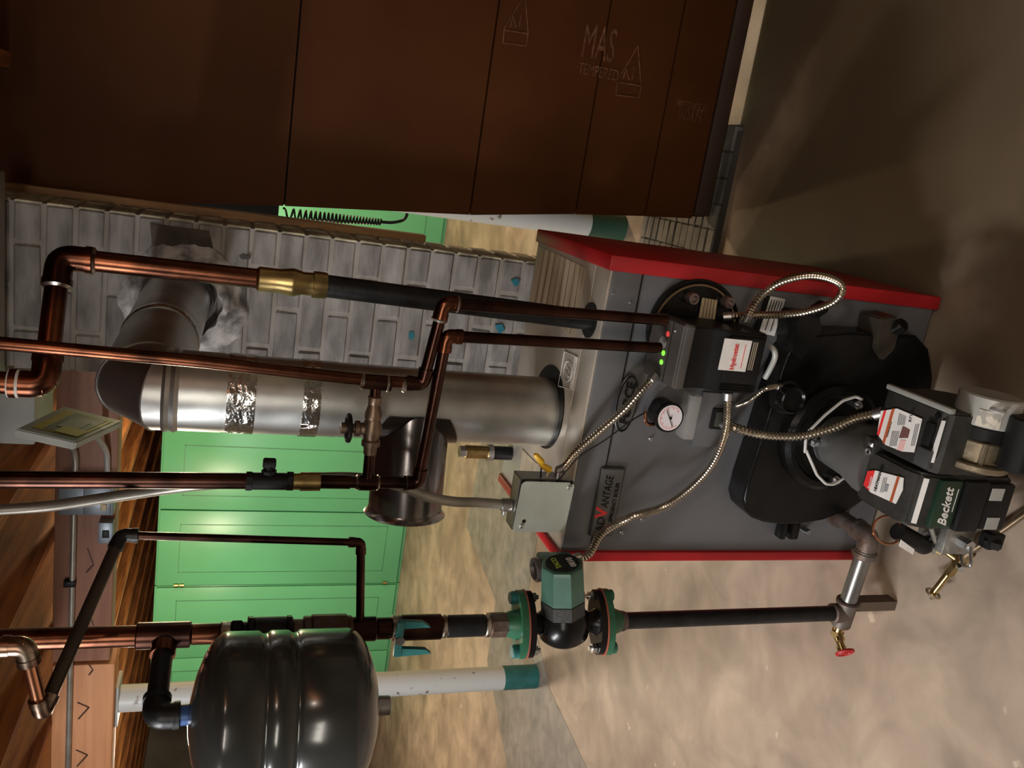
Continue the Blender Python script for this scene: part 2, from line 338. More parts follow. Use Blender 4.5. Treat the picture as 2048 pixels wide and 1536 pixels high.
# ------------------------------------------------------------------ green cabinets
def X6(py,px=560,y=6.15): return PY(px,py,y).x
cabs=[(-4.72,X6(1171)-.004,'green metal cabinet furthest left, partly behind the tank'),(X6(1171)+.004,X6(868)-.0,'green metal cabinet with grooved doors behind the copper pipes'),(X6(868)+.012,-.75+.0,'green metal cabinet mostly hidden behind the stove pipe and chimney'),(-.74,.6,'green cabinet glimpsed to the right of the chimney')]
for k,(x0,x1,lab) in enumerate(cabs):
    t=thing('metal_cabinet',lab,'cabinet',((x0+x1)/2,6.35,0),'green cabinets along the back')
    del t['group']
    mb=MB(); mb.box((x0,6.17,.0),(x1,6.62,1.895),.006); build('body',mb,CAB,t)
    n=2 if k<3 else 2; wd=(x1-x0)/n
    for i in range(n):
        a=x0+i*wd+.006; b=x0+(i+1)*wd-.006
        mb=MB(); mb.box((a,6.152,.03),(b,6.168,1.88),.003); dr=build('door',mb,CAB,t)
        mb=MB(); g=.11
        for (p,q) in (((a+g,.16),(b-g,.165)),((a+g,1.73),(b-g,1.735)),((a+g,.16),(a+g+.006,1.735)),((b-g-.006,.16),(b-g,1.735))): mb.box((p[0],6.1505,p[1]),(q[0],6.153,q[1]))
        build('groove',mb,mat('dark green groove',(.07,.26,.13),.5),dr)
    if k==1:
        for z in (1.74,1.70,.13):
            mb=MB(); mb.cyl((x0+.013,6.143,z-.016),(x0+.013,6.143,z+.016),.012,8); build('hinge',mb,BRASS,t)
# ------------------------------------------------------------------ chimney
CX0,CX1,CY0,CY1=-.642,-.238,2.2,2.375
ch=thing('brick_chimney','grey painted brick chimney behind the boiler with stove pipe entering it','chimney',((CX0+CX1)/2,(CY0+CY1)/2,0))
mb=MB(); mb.box((CX0+.004,CY0+.004,0),(CX1-.004,CY1-.002,ZC)); build('mortar_core',mb,JOINT,ch)
bmesh_cache={}
def brick(name,lo,hi,m,parent,bev=.004):
    lo=V(lo);hi=V(hi); d=tuple(round(v,4) for v in (hi-lo)); key=(name,d,m.name,random.randint(0,2)); c=(lo+hi)/2
    if key not in bmesh_cache:
        mb=MB(); mb.box(-(hi-lo)/2,(hi-lo)/2,bev,seg=1)
        for v in mb.b.verts: v.co+=V((random.uniform(-1,1),random.uniform(-1,1),random.uniform(-1,1)))*.0012
        me=bpy.data.meshes.new(name); mb.b.to_mesh(me); mb.b.free(); me.materials.append(m); bmesh_cache[key]=me
    o=bpy.data.objects.new(name,bmesh_cache[key]); C.objects.link(o); o.parent=parent
    o.location=c-ORI[parent.name]+V((0,random.uniform(-.002,.001),0)); o.rotation_euler=(0,random.uniform(-.006,.006),random.uniform(-.004,.004)); return o
J=.009; CH=.0662; nz=int(ZC/CH)+1
W=(CX1-CX0); bl=(W-J)/2; hb=(bl-J)/2
for k in range(nz):
    z0=k*CH+J/2; z1=min(z0+CH-J,ZC-.002)
    if z1-z0<.02: continue
    if k%2==0: xs=[(CX0,CX0+bl),(CX0+bl+J,CX1)]
    else: xs=[(CX0,CX0+hb),(CX0+hb+J,CX0+hb+J+bl),(CX1-hb,CX1)]
    for (a,b) in xs:
        last=abs(b-CX1)<1e-4
        brick('brick',(a,CY0,z0),(b-(.006 if last else 0),CY0+.097,z1),BRK,ch)
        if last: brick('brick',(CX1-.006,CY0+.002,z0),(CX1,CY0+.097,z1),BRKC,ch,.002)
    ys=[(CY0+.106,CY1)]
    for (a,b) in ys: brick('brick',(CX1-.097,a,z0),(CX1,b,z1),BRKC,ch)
# mortar collar round the flue
def lumpy(mb,amp,sc,seed=0):
    for v in mb.b.verts:
        n=noise.noise_vector(v.co*sc+V((seed,seed,seed))); v.co+=n*amp
FC=V((-.434,2.2,1.622))
mb=MB(); mb.lathe([(-.012,.158),(.002,.150),(.010,.142),(.018,.130),(.032,.115),(.042,.105),(.05,.098),(.052,.085),(-.012,.08)],FC+V((-.012,0,-.020)),(0,-1,0),72,cap=False); lumpy(mb,.013,14); lumpy(mb,.009,38,3); build('mortar_collar',mb,MORT,ch,smooth=60)
mb=MB(); mb.cyl(FC+V((0,.02,0)),FC+V((0,-.03,0)),.086,32); build('flue_thimble',mb,mat('sooty iron',(.05,.045,.04),.6,.3,scale=20),ch)
mb=MB(); mb.prism([PY(px,py,CY0-.004) for px,py in ((300,447),(418,462),(432,522),(408,520),(306,512))],(0,.006,0)); build('dark_patch',mb,mat('dark brown patch',(.075,.055,.038),.8,0,scale=18,var=.3),ch)  # dark brown plate on the chimney face beside the flue
TS=mat('teal paint spot',(.02,.15,.19),.5)
for pts,m_ in ((((818,664),(826,662),(830,672),(824,682),(817,676)),TS),(((990,650),(1004,648),(1010,660),(998,668)),TS),(((1022,560),(1034,556),(1040,566),(1030,574)),TS),(((478,512),(486,508),(502,512),(500,518),(484,519)),MATS['sooty iron'])):
    mb=MB(); mb.prism([PY(px,py,CY0-.0035) for px,py in pts],(0,.004,0)); build('face_spot',mb,m_,ch)  # teal paint spots; the last is a dark plate painted in for a hole
# cap at top of the chimney: grey board right below the joists
mb=MB(); mb.box((CX0-.05,CY0-.10,1.995),(CX1+.06,CY0-.012,2.04),.004)
solo('ceiling_board','dull grey board fixed across the chimney top under the joists','board',mb,mat('dull grey board',(.30,.28,.24),.6),(-.43,2.15,1.995))
# plank behind the chimney
mb=MB(); mb.box((-.256,2.385,.975),(-.222,2.43,2.045),.002)
solo('wooden_plank','narrow brown wooden plank standing behind the right edge of the chimney','plank',mb,mat('plank wood',(.42,.24,.10),.6,0,scale=6,col2=(.22,.11,.045),stretch=(8,8,.7)),(-.24,2.41,.975))
# coiled cord
t=thing('coiled_cord','black coiled cord hanging in front of the green cabinet right of the chimney','cord',tuple(PY(570,425,3.35)))
a=PY(566,428,3.35); b=PY(762,444,3.35); pts=[]
n=330
for i in range(n):
    u=i/(n-1); p=a.lerp(b,u**.9) ; r=.022*(1-.55*u); th=u**1.25*2*PI*24; pts.append(p+V((math.cos(th)*r,math.sin(th)*r,0)))
mb=MB(); mb.tube(pts,.0042,6); build('coil',mb,BLKM,t)
mb=MB(); mb.tube(spline([b,PY(785,445,3.35),PY(806,440,3.35),PY(814,428,3.35),PY(808,415,3.35),PY(770,405,3.35)]),.0062,8); build('tail',mb,BLKM,t)
mb=MB(); p=PY(500,418,3.35); q=PY(556,432,3.35); mb.box((p.x-.06,3.32,q.z),(p.x+.055,3.38,2.044),.008); build('end_box',mb,BLKM,t)
# ------------------------------------------------------------------ brown hardboard panels
YB=2.45
bp_=thing('hardboard_partition','tall dark brown hardboard partition on the right with faint printed lettering','partition',(.9,YB,.03))
def edge_at(z): # left edge x as a function of height
    e=[(.03,-.055),(.093,-.064),(.274,-.080),(.503,-.104),(.845,-.151),(1.37,-.195),(2.045,-.262),(2.24,-.285)]
    for (z0,x0),(z1,x1) in zip(e,e[1:]):
        if z<=z1: return x0+(x1-x0)*(z-z0)/(z1-z0)
    return e[-1][1]
seams=[.095,.266,.503,.838,1.372,2.236]
for i,(z0,z1) in enumerate(zip(seams,seams[1:])):
    g=.0025; mb=MB(); yo=random.uniform(-.002,.002)
    mb.prism([(edge_at(z0),YB+yo,z0+g),(2.4,YB+yo,z0+g),(2.4,YB+yo,z1-g),(edge_at(z1),YB+yo,z1-g)],(0,.019,0)); build('panel',mb,BROWN,bp_)
mb=MB(); mb.prism([(edge_at(z)+.002,YB+.021,z) for z in (.04,.266,.503,.838,1.372,2.236)]+[(2.4,YB+.021,2.236),(2.4,YB+.021,.04)],(0,.012,0)); build('backing_frame',mb,mat('dark frame',(.02,.01,.006),.8),bp_)
mb=MB(); mb.box((-.052,YB-.004,.036),(2.4,YB+.02,.091),.004); build('sill_board',mb,mat('sill wood',(.05,.026,.015),.6,scale=8),bp_)
yt=YB-.0035
def T(px,py,s,size,sx=1): text(s,size,PY(px,py,yt),(0,0,-1),(1,0,0),BRNT,bp_,sx=sx,ext=.0004,name='printing')
T(1160,112,'MAS',.135,.42); T(1155,146,'TEMPERED',.045,.62)
T(1352,236,'1/2S174',.055,.5); T(1350,212,'PRESDWOOD',.03,.6)
for (px,py) in ((1232,196),(1006,92)):
    mb=MB(); P=lambda dx,dy: PY(px+dx,py+dy,yt)
    def seg(a,b,r=.0018): mb.tube([P(*a),P(*b)],r,4)
    seg((0,-6),(2,-32)); seg((0,-6),(46,0)); seg((46,0),(50,-24)); seg((2,-32),(50,-24)); seg((2,-34),(44,-104)); seg((50,-26),(44,-104)); 
    seg((14,-38),(20,-60),.0025); seg((20,-60),(26,-36),.0025); seg((32,-38),(36,-62),.0025)
    build('printing',mb,BRNT,bp_)
# small paver pad
pd=thing('paver_pad','low floor pad of small grey pavers under the brown partition edge','pad',(0,2.55,0))
mb=MB(); mb.box((-.42,2.408,0),(.243,2.93,.022)); build('mortar_bed',mb,mat('dark mortar bed',(.05,.045,.04),.9),pd)
for r in range(12):
    for c in range(8):
        x0=-.418+c*.0825+(.0 if r%2 else 0); y0=2.41+r*.0432
        if x0+.079<.25: brick('paver',(x0,y0,.0),(x0+.079,y0+.040,.030+random.uniform(-.0015,.001)),PAVE,pd,.003)
# =================================================================== BOILER
BX0,BX1,BY0,BY1,BZ=-.773,-.127,1.457,1.893,.815
bo=thing('boiler','grey floor-standing oil boiler with red side panels and black burner door','boiler',((BX0+BX1)/2,(BY0+BY1)/2,0))
mb=MB(); mb.box((BX0+.022,BY0+.008,.015),(BX1-.022,BY1-.005,.742)); 
build('front_jacket',mb,GREYM,bo)
mb=MB(); mb.box((BX0+.022,BY0+.003,.745),(BX1-.022,BY0+.03,.808),.002); build('top_front_panel',mb,GREYM,bo)
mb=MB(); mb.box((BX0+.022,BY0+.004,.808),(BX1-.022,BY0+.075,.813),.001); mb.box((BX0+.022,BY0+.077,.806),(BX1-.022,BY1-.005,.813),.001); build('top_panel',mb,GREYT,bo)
mb=MB(); mb.box((BX0+.022,BY0+.012,.742),(BX1-.022,BY1-.008,.807)); build('inner_case',mb,BLKM,bo)
for (a,b) in ((BX0,BX0+.022),(BX1-.030,BX1)):
    mb=MB(); mb.box((a,BY0-.002,.008),(b,BY1,.819),.003); build('side_panel',mb,RED,bo)['label']='red side panel'
for x in (BX0+.05,BX1-.08):
    for y in (BY0+.05,BY1-.08): 
        mb=MB(); mb.box((x,y,0),(x+.04,y+.04,.02)); build('foot',mb,BLKM,bo)
# top stickers
sp_=mat('ruled sticker',(.60,.50,.36),.45,.2,scale=3,col2=(.42,.33,.22),stretch=(1,14,1),thr=(.4,.6))
def on_top(pts,z=.8135): return [PZ(px,py,z) for px,py in pts]
mb=MB(); mb.prism(on_top([(1080,492),(1172,536),(1150,676),(1060,600)]),(0,0,.001)); st=build('warning_sticker',mb,sp_,bo)
mb=MB(); 
for k in range(1,9):
    a=PZ(1080+92*k/9,492+44*k/9,.815); b=PZ(1060+90*k/9,600+76*k/9,.815); mb.tube([a,b],.0012 if k not in (2,5) else .0022,4)
build('printing',mb,mat('brown print',(.2,.13,.08),.5),st)
mb=MB(); mb.prism(on_top([(1043,915),(1045,898),(1074,928),(1060,965),(1038,962)]),(0,0,.001)); build('warning_sticker',mb,sp_,bo)
mb=MB(); q=on_top([(1130,703),(1156,715),(1146,780),(1118,772)]); mb.prism(q,(0,0,.001)); lg=build('maker_sticker',mb,GREYT,bo)
mb=MB()
for a,b in zip(q,q[1:]+q[:1]): mb.tube([a+V((0,0,.0015)),b+V((0,0,.0015))],.0012,4)
c=sum(q,V())/4+V((0,0,.002)); mb.torus(c,(0,0,1),.022,.0012,20,4)
mb.tube([c+V((-.01,-.01,0)),c+V((-.004,.012,0)),c+V((.002,-.01,0)),c+V((.01,.012,0))],.0018,4)
for k in (.2,.45): mb.tube([q[1].lerp(q[0],k*.4)+V((0,0,.0015)),q[2].lerp(q[3],k*.4)+V((0,0,.0015))],.001,4)
build('emblem',mb,WHT,lg)
# holes for the pipes
SPX,SPY,SPR=-.507,1.655,.0765
mb=MB(); mb.cyl((SPX+.012,SPY,.813),(SPX+.012,SPY,.8155),.094,40); build('flue_opening',mb,BLKM,bo)
mb=MB(); mb.cyl((-.267,1.516,.813),(-.267,1.516,.8155),.036,28); build('pipe_opening',mb,BLKM,bo)
# name plate
def FP(px,py,y=BY0-.001): return PY(px,py,y)
a,b,c,d=FP(1205,935),FP(1180,1072),FP(1222,1073),FP(1250,935)
x0,x1=(b.x+c.x)/2,(a.x+d.x)/2; z1,z0=.756,.700
mb=MB(); mb.box((x0,BY0-.003,z0),(x1,BY0+.009,z1),.004,seg=3); npl=build('name_plate',mb,mat('name plate',(.055,.055,.054),.3,.3),bo)
mb=MB(); mb.box((x0+.004,BY0-.0036,z0+.004),(x1-.004,BY0-.002,z1-.004),.0005); build('plate_face',mb,mat('plate face',(.11,.11,.105),.4,.2),npl)
text('AD',.026,(x0+.008,BY0-.0045,z0+.026),(1,0,0),(0,0,1),BLK,npl,shear=.2); text('V',.036,(x0+.043,BY0-.0045,z0+.026),(1,0,0),(0,0,1),REDL,npl,shear=.1,bold=.0012); text('ANTAGE',.024,(x0+.066,BY0-.0045,z0+.026),(1,0,0),(0,0,1),BLK,npl,shear=.2,sx=.76)
text('BIG EFFICIENCY BOILER',.012,(x0+.016,BY0-.0045,z0+.009),(1,0,0),(0,0,1),BLK,npl,sx=.85)
# oval badge
bc=V((-.418,BY0-.001,.730)); mb=MB(); mb.lathe([(0,.062),(.004,.062),(.006,.057),(.0065,0)],bc,(0,-1,0),36,cap=False)
for v in mb.b.verts: v.co.z=bc.z+(v.co.z-bc.z)*.37
bdg=build('oval_badge',mb,mat('badge',(.09,.09,.085),.35,.3),bo)
mb=MB(); mb.torus((0,0,0),(0,1,0),.058,.0022,36,6)
for v in mb.b.verts: v.co.z*=.37; v.co+=bc+V((0,-.006,0))
build('badge_rim',mb,BLK,bdg)
text('FORCE',.030,bc+V((0,-.0085,-.0105)),(1,0,0),(0,0,1),BLK,bdg,shear=.2,align='CENTER',bold=.0008,sx=.95)
# gauge
gc=PY(1336,833,1.425); t=bo
mb=MB(); mb.lathe([(0,.030),(.032,.030),(.036,.032),(.040,.031),(.040,.027)],V((gc.x,BY0,gc.z)),(0,-1,0),36,cap=True); gg=build('pressure_gauge',mb,BLK,bo)
mb=MB(); mb.cyl((gc.x,BY0-.041,gc.z),(gc.x,BY0-.0415,gc.z),.027,32); build('dial',mb,GLASS,gg)
mb=MB()
for k in range(24):
    a=-.75*PI+1.5*PI*k/23+PI/2; rr=.024; l=.006 if k%3==0 else .003
    dv=V((math.cos(a),0,math.sin(a))); cc=V((gc.x,BY0-.0422,gc.z)); mb.tube([cc+dv*rr,cc+dv*(rr-l)],.0005,4)
build('scale_marks',mb,REDL,gg)
mb=MB(); cc=V((gc.x,BY0-.043,gc.z)); mb.tube([cc+V((-.018,0,-.008)),cc+V((.016,0,.012))],.0008,4); mb.cyl(cc,cc+V((0,-.001,0)),.003,10); build('needle',mb,BLK,gg)
mb=MB(); mb.tube(spline([PY(1290,822,1.43),PY(1293,845,1.43),PY(1306,850,1.44)]),.004,8); build('gauge_tube',mb,COPB,gg)
# switch plate and cover
a,b=PY(1432,842,BY0),PY(1440,890,BY0); sw=PY(1435,833,BY0)
pz1=PY(1395,840,BY0).z; pz0=PY(1448,840,BY0).z; px0=PY(1425,894,BY0).x; px1=PY(1425,785,BY0).x
mb=MB(); mb.box((px0,BY0-.002,pz0),(px1,BY0+.009,pz1),.001); build('control_plate',mb,GREYM,bo)
mb=MB(); mb.box((sw.x-.026,BY0-.010,sw.z-.018),(sw.x+.020,BY0-.002,sw.z+.018),.002); sws=build('rocker_switch',mb,BLKM,bo)
mb=MB(); mb.box((sw.x-.020,BY0-.013,sw.z-.012),(sw.x+.014,BY0-.009,sw.z+.012),.003); build('switch_key',mb,mat('switch key',(.035,.037,.03),.35),sws)
mb=MB(); c0,c1=PY(1372,878,BY0-.03),PY(1398,790,BY0-.03); mb.box((c0.x,BY0-.038,c1.z-.006),(c1.x,BY0-.0,c0.z+.012),.004); build('clear_cover',mb,PLAST,bo)
for (px,py) in ((1303,880),(1420,882),(1437,800),(1245,1068),(1286,1042),(1227,588),(1262,606),(1194,1064)):
    p=PY(px,py,BY0-.001); mb=MB(); mb.lathe([(0,.0042),(.002,.0042),(.0032,.002),(.0033,0)],(p.x,BY0+.006,p.z),(0,-1,0),10,cap=False); mb.cyl((p.x,BY0+.009,p.z),(p.x,BY0-.001,p.z),.002,8); build('screw',mb,STEEL,bo)
# seam strip between the upper and lower front panel
mb=MB(); mb.box((BX0+.022,BY0+.004,.7425),(BX1-.03,BY0+.0075,.7445)); build('seam',mb,BLKM,bo)
# rating label at right
a,b,c,d=[PY(px,py,BY0+.005) for px,py in ((1540,592),(1570,598),(1548,672),(1517,665))]
mb=MB(); mb.prism([a,b,c,d],(0,-.0015,0)); rl=build('rating_label',mb,WHT,bo)
mb=MB(); mb.prism([PY(px,py,BY0+.003) for px,py in ((1530,590),(1540,592),(1517,665),(1508,662))],(0,-.0015,0)); build('label_band',mb,BLKM,rl)
mb=MB()
for k in range(5):
    p=PY(1548-2*k+3*k,602+2*k,BY0+.0015); 
for k in range(5):
    u=.15+.17*k; p=a.lerp(b,u).lerp(d.lerp(c,u),.08); q=a.lerp(b,u).lerp(d.lerp(c,u),.9 if k%2 else .55); mb.tube([p+V((0,-.0022,0)),q+V((0,-.0022,0))],.0009,4)
build('printing',mb,BLKM,rl)
# coil flange
fc=V((-.255,BY0+.002,.612))
mb=MB(); mb.lathe([(0,.104),(.006,.104),(.008,.098),(.004,.094),(.004,0)],fc,(0,-1,0),48,cap=False); cf=build('coil_flange',mb,BLK,bo)
mb=MB(); mb.torus(fc+V((0,-.007,0)),(0,1,0),.092,.003,44,6); build('flange_ring',mb,mat('bronze edge',(.28,.20,.12),.4,.8,scale=30),cf)
for (px,py) in ((1388,598),(1459,606)):
    p=PY(px,py,BY0-.02); mb=MB(); mb.lathe([(0,.013),(.014,.013),(.018,.011),(.018,.007),(.012,.006),(.012,0)],(p.x,BY0-.004,p.z),(0,-1,0),18,cap=False); build('bolt',mb,mat('bolt steel',(.30,.24,.22),.4,.9,scale=50),cf)
q=[PY(px,py,BY0-.006) for px,py in ((1404,595),(1434,600),(1428,645),(1396,640))]; mb=MB(); mb.prism(q,(0,-.0015,0)); tg=build('tag',mb,GOLD,cf)
mb=MB()
for u in (.2,.4,.6,.8): mb.tube([q[0].lerp(q[1],u)+V((0,-.002,0)),q[3].lerp(q[2],u)+V((0,-.002,0))],.0012,4)
build('printing',mb,mat('brown print',(.2,.13,.08)),tg)
# black swing door
YD=1.402
out=[(1487,1000),(1492,1022),(1506,1037),(1530,1046),(1560,1050),(1600,1050),(1650,1041),(1700,1022),(1745,992),(1790,945),(1830,885),(1858,815),(1866,750),(1860,700),(1835,672),(1780,668),(1700,664),(1640,668),(1600,682),(1578,706),(1566,740),(1548,800),(1520,890),(1497,960)]
pol=[PY(px,py,YD) for px,py in out]
mb=MB(); mb.prism(pol,(0,BY0+.006-YD,0))
es=[e for e in mb.b.edges if all(abs(v.co.y-YD)<1e-4 for v in e.verts)]
bmesh.ops.bevel(mb.b,geom=es,offset=.006,segments=3,affect='EDGES')
dr=build('burner_door',mb,BLK,bo,smooth=50)
hc=V((-.448,YD,.262))
mb=MB(); mb.lathe([(0,.118),(.014,.118),(.022,.108),(.022,.098),(.012,.09),(.012,0)],hc,(0,-1,0),48,cap=False); build('burner_flange',mb,BLK,dr)
# white bent wire round the flange
hx=[(1610,905),(1612,868),(1650,830),(1686,801),(1712,793),(1724,799)]; hx2=[(1612,900),(1634,950),(1652,968),(1668,969),(1700,948)]
for hh in (hx,hx2):
    mb=MB(); mb.tube(arc([PY(px,py,YD-.034) for px,py in hh],.006,3),.0032,8); build('bent_wire',mb,mat('white wire',(.62,.60,.56),.45),dr)
for (px,py) in ((1625,883),(1668,958),(1712,808),(1712,870)):
    p=PY(px,py,YD-.02); mb=MB(); mb.hexa((p.x,YD-.012,p.z),(p.x,YD-.027,p.z),.0105); mb.cyl((p.x,YD-.027,p.z),(p.x,YD-.036,p.z),.005,10); build('nut',mb,STEEL,dr)
# observation port
pc=PY(1585,800,YD-.03)
mb=MB(); mb.lathe([(0,.036),(.012,.036),(.014,.030),(.034,.029),(.036,.026),(.031,.022),(.031,0)],(pc.x,YD,pc.z),(0,-1,0),32,cap=False); op=build('observation_port',mb,BLK,dr)
p=PY(1563,800,YD-.02); mb=MB(); mb.lathe([(0,.0085),(.004,.0085),(.007,.005),(.007,0)],(p.x,YD-.013,p.z),(0,-1,0),12,cap=False); build('port_screw',mb,STEEL,op)
# door latches at the right, hinge bolts at the left
for k,(pts,lab) in enumerate((([(1588,700),(1592,645),(1602,625),(1640,630),(1646,660),(1625,690),(1606,722)],0),([(1758,650),(1762,636),(1795,632),(1800,665),(1790,700),(1768,722),(1752,700)],1))):
    mb=MB(); mb.prism([PY(px,py,YD-.012) for px,py in pts],(0,.064,0)); es=list(mb.b.edges); bmesh.ops.bevel(mb.b,geom=es,offset=.003,segments=2,affect='EDGES'); la=build('door_latch',mb,BLK if k==0 else mat('worn black',(.045,.036,.025),.4,.3,scale=30),bo)
    p=PY(pts[3][0]-4,pts[3][1]+6,YD-.02); mb=MB(); mb.lathe([(0,.015),(.02,.015),(.024,.011),(.024,0)],(p.x+.012,YD-.008,p.z),(.6,-.8,0),18,cap=False); build('latch_knob',mb,BLK,la)
for (px,py,r) in ((1712,669,.012),(1743,654,.005),(1592,1064,.012),(1618,1066,.008)):
    p=PY(px,py,BY0-.02); mb=MB(); mb.lathe([(0,r),(.02,r),(.024,r*.8),(.024,0)],(p.x,BY0+.004,p.z),(0,-1,0),6 if r>.009 else 12,cap=False); build('bolt',mb,STEEL,bo)
mb=MB(); p=PY(1578,1063,BY0-.02); mb.box((p.x-.02,BY0-.022,p.z-.028),(p.x+.02,BY0+.004,p.z-.006),.003); mb.box((p.x-.02,BY0-.022,p.z+.006),(p.x+.02,BY0+.004,p.z+.02),.003); build('hinge_bracket',mb,BLK,bo)
# =================================================================== BURNER
bu=thing('oil_burner','black oil burner with red and white labels bolted to the boiler door','burner',(-.41,1.16,0))
mb=MB(); mb.lathe([(0,.055),(.07,.060),(.12,.072),(.165,.076)],(-.452,YD-.012,.252),(.02,-1,0),36); build('air_tube',mb,mat('grey air tube',(.17,.165,.155),.45,.5,scale=12,var=.1),bu)
# fan housing
mb=MB()
prof=[]
hc2=V((-.395,0,.20))
for i in range(28):
    a=2*PI*i/28; prof.append(V((-.505,1.165+.082*math.cos(a),.195+.082*math.sin(a)*1.0)))
mb.prism(prof,(.215,0,0)); build('fan_housing',mb,DGR,bu,smooth=30)
# igniter (right) and control (left) boxes: tilted top decks
mb=MB(); mb.prism([(-.402,1.235,.18),(-.402,1.235,.298),(-.402,1.215,.312),(-.402,1.085,.312),(-.402,1.07,.300),(-.402,1.068,.18)],(.114,0,0)); es=[e for e in mb.b.edges if abs(e.verts[0].co.x-e.verts[1].co.x)<1e-5]; bmesh.ops.bevel(mb.b,geom=es,offset=.004,segments=2,affect='EDGES'); ig=build('igniter_box',mb,DGR,bu)
mb=MB(); mb.box((-.290,1.068,.304),(-.280,1.225,.316),.002); build('lid_edge',mb,mat('pale edge',(.25,.25,.22),.4),ig)
zt=.3125
def TB(px,py,z=zt+.0015): return PZ(px,py,z)
q=[TB(*p) for p in ((1762,822),(1795,817),(1845,838),(1829,905),(1805,903),(1772,890),(1755,868))]
mb=MB(); mb.prism(q,(0,0,.001)); il=build('warning_label',mb,WHT,ig)
def strip(parent,pts,m,z,name='printing'):
    mb=MB(); mb.prism([TB(px,py,z) for px,py in pts],(0,0,.0006)); return build(name,mb,m,parent)
strip(il,((1768,822),(1773,820),(1758,872),(1754,868)),REDL,zt+.0028,'red_band'); strip(il,((1784,818),(1790,817),(1769,888),(1765,884)),BRNL,zt+.0028,'brown_band')
strip(il,((1806,852),(1820,860),(1816,876),(1798,876)),mat('brown picture',(.14,.06,.05),.5),zt+.0028,'picture')
strip(il,((1801,880),(1812,881),(1806,902),(1794,900)),mat('pink print',(.75,.45,.42),.5),zt+.0028,'pink_band')
mb=MB()
for k in range(7):
    x=1795+k*2.2; mb.tube([TB(x+4,826+k,zt+.003),TB(x,850,zt+.003)],.0004,4); mb.tube([TB(x-10,862,zt+.003),TB(x-16,892,zt+.003)],.0004,4)
for k in range(3): x=1832+k*3; mb.tube([TB(x,848,zt+.003),TB(x-10,892,zt+.003)],.0005,4)
build('small_print',mb,BLKM,il)
text('WARNING',.008,TB(1775,876,zt+.003),TB(1788,830,zt+.003)-TB(1775,876,zt+.003),TB(1760,860,zt+.003)-TB(1790,868,zt+.003),BLKM,il,ext=.0003,sx=.82)
text('R7184',.009,TB(1822,845,zt+.003),TB(1826,825,zt+.003)-TB(1822,845,zt+.003),TB(1800,835,zt+.003)-TB(1822,840,zt+.003),BLKM,il,ext=.0003)
mb=MB(); p=TB(1860,866,zt); mb.box((p.x-.022,p.y-.010,zt-.004),(p.x+.02,p.y+.008,zt+.008),.002); build('socket',mb,BLKM,ig)
mb=MB(); p=TB(1848,912,zt); mb.box((p.x-.018,p.y-.020,zt-.004),(p.x+.016,p.y+.012,zt+.010),.002); build('cover_tab',mb,mat('cover tab',(.05,.05,.048),.5),ig)
strip(ig,((1884,841),(1892,842),(1868,926),(1857,924)),WHT,zt+.0015,'strip_label')
for (px,py) in ((1877,832),(1844,924)):
    p=TB(px,py,zt); mb=MB(); mb.cyl((p.x,p.y,zt-.002),(p.x,p.y,zt+.003),.0055,14); build('screw_recess',mb,BLK,ig)
# latch eye screw
mb=MB(); p=TB(1740,888,.315); mb.box((p.x-.02,p.y-.016,.26),(p.x+.014,p.y+.016,.318),.005); lt=build('hinge_lug',mb,DGR,bu)
mb=MB(); p=TB(1743,889,.320); mb.lathe([(0,.006),(.004,.006),(.007,.003),(.007,0)],(p.x,p.y,.317),(0,0,1),12,cap=False); mb.torus((p.x-.016,p.y+.004,.320),(0,0,1),.0055,.0018,14,6); build('latch_screw',mb,STEEL,lt)
# primary control, left
mb=MB(); X0=-.516
mb.prism([(X0,1.250,.15),(X0,1.250,.290),(X0,1.225,.312),(X0,1.125,.312),(X0,1.103,.302),(X0,1.088,.272),(X0,1.088,.10),(X0,1.11,.08),(X0,1.2,.08)],(.104,0,0)); es=[e for e in mb.b.edges]; bmesh.ops.bevel(mb.b,geom=es,offset=.005,segments=2,affect='EDGES'); pc_=build('primary_control',mb,DGR,bu)
zc=.3125
q=[TB(*p,zc+.001) for p in ((1738,942),(1752,941),(1808,956),(1806,980),(1792,1008),(1742,985),(1728,970))]
mb=MB(); mb.prism(q,(0,0,.001)); cl=build('control_label',mb,WHT,pc_)
strip(cl,((1736,942),(1750,941),(1738,981),(1727,970)),REDL,zc+.0026,'red_band'); strip(cl,((1795,952),(1800,953),(1784,1005),(1779,1003)),BRNL,zc+.0026,'brown_band')
strip(cl,((1771,968),(1778,970),(1774,984),(1767,982)),mat('grey print',(.3,.3,.3),.5),zc+.0026,'stamp')
text('HEATMANAGER',.010,TB(1752,984,zc+.0028),TB(1763,945,zc+.0028)-TB(1752,984,zc+.0028),TB(1740,960,zc+.0028)-TB(1758,966,zc+.0028),BLKM,cl,ext=.0003,sx=.72)
mb=MB()
for k in range(3): mb.tube([TB(1760+k*3,985,zc+.003),TB(1768+k*3,955,zc+.003)],.0004,4)
build('small_print',mb,BLKM,cl)
text('Beckett',.008,TB(1739,978,zc+.0034),TB(1747,944,zc+.0034)-TB(1739,978,zc+.0034),TB(1720,960,zc+.0034)-TB(1743,963,zc+.0034),WHT,cl,ext=.0003)
# front face pieces
YF=1.0875
q=[PY(*p,YF-.0005) for p in ((1861,950),(1900,948),(1895,1045),(1852,1045))]
def onf(pts,m,parent,name,th=.0015,y=YF): 
    mb=MB(); mb.prism([PY(px,py,y) for px,py in pts],(0,-th,0)); return build(name,mb,m,parent)
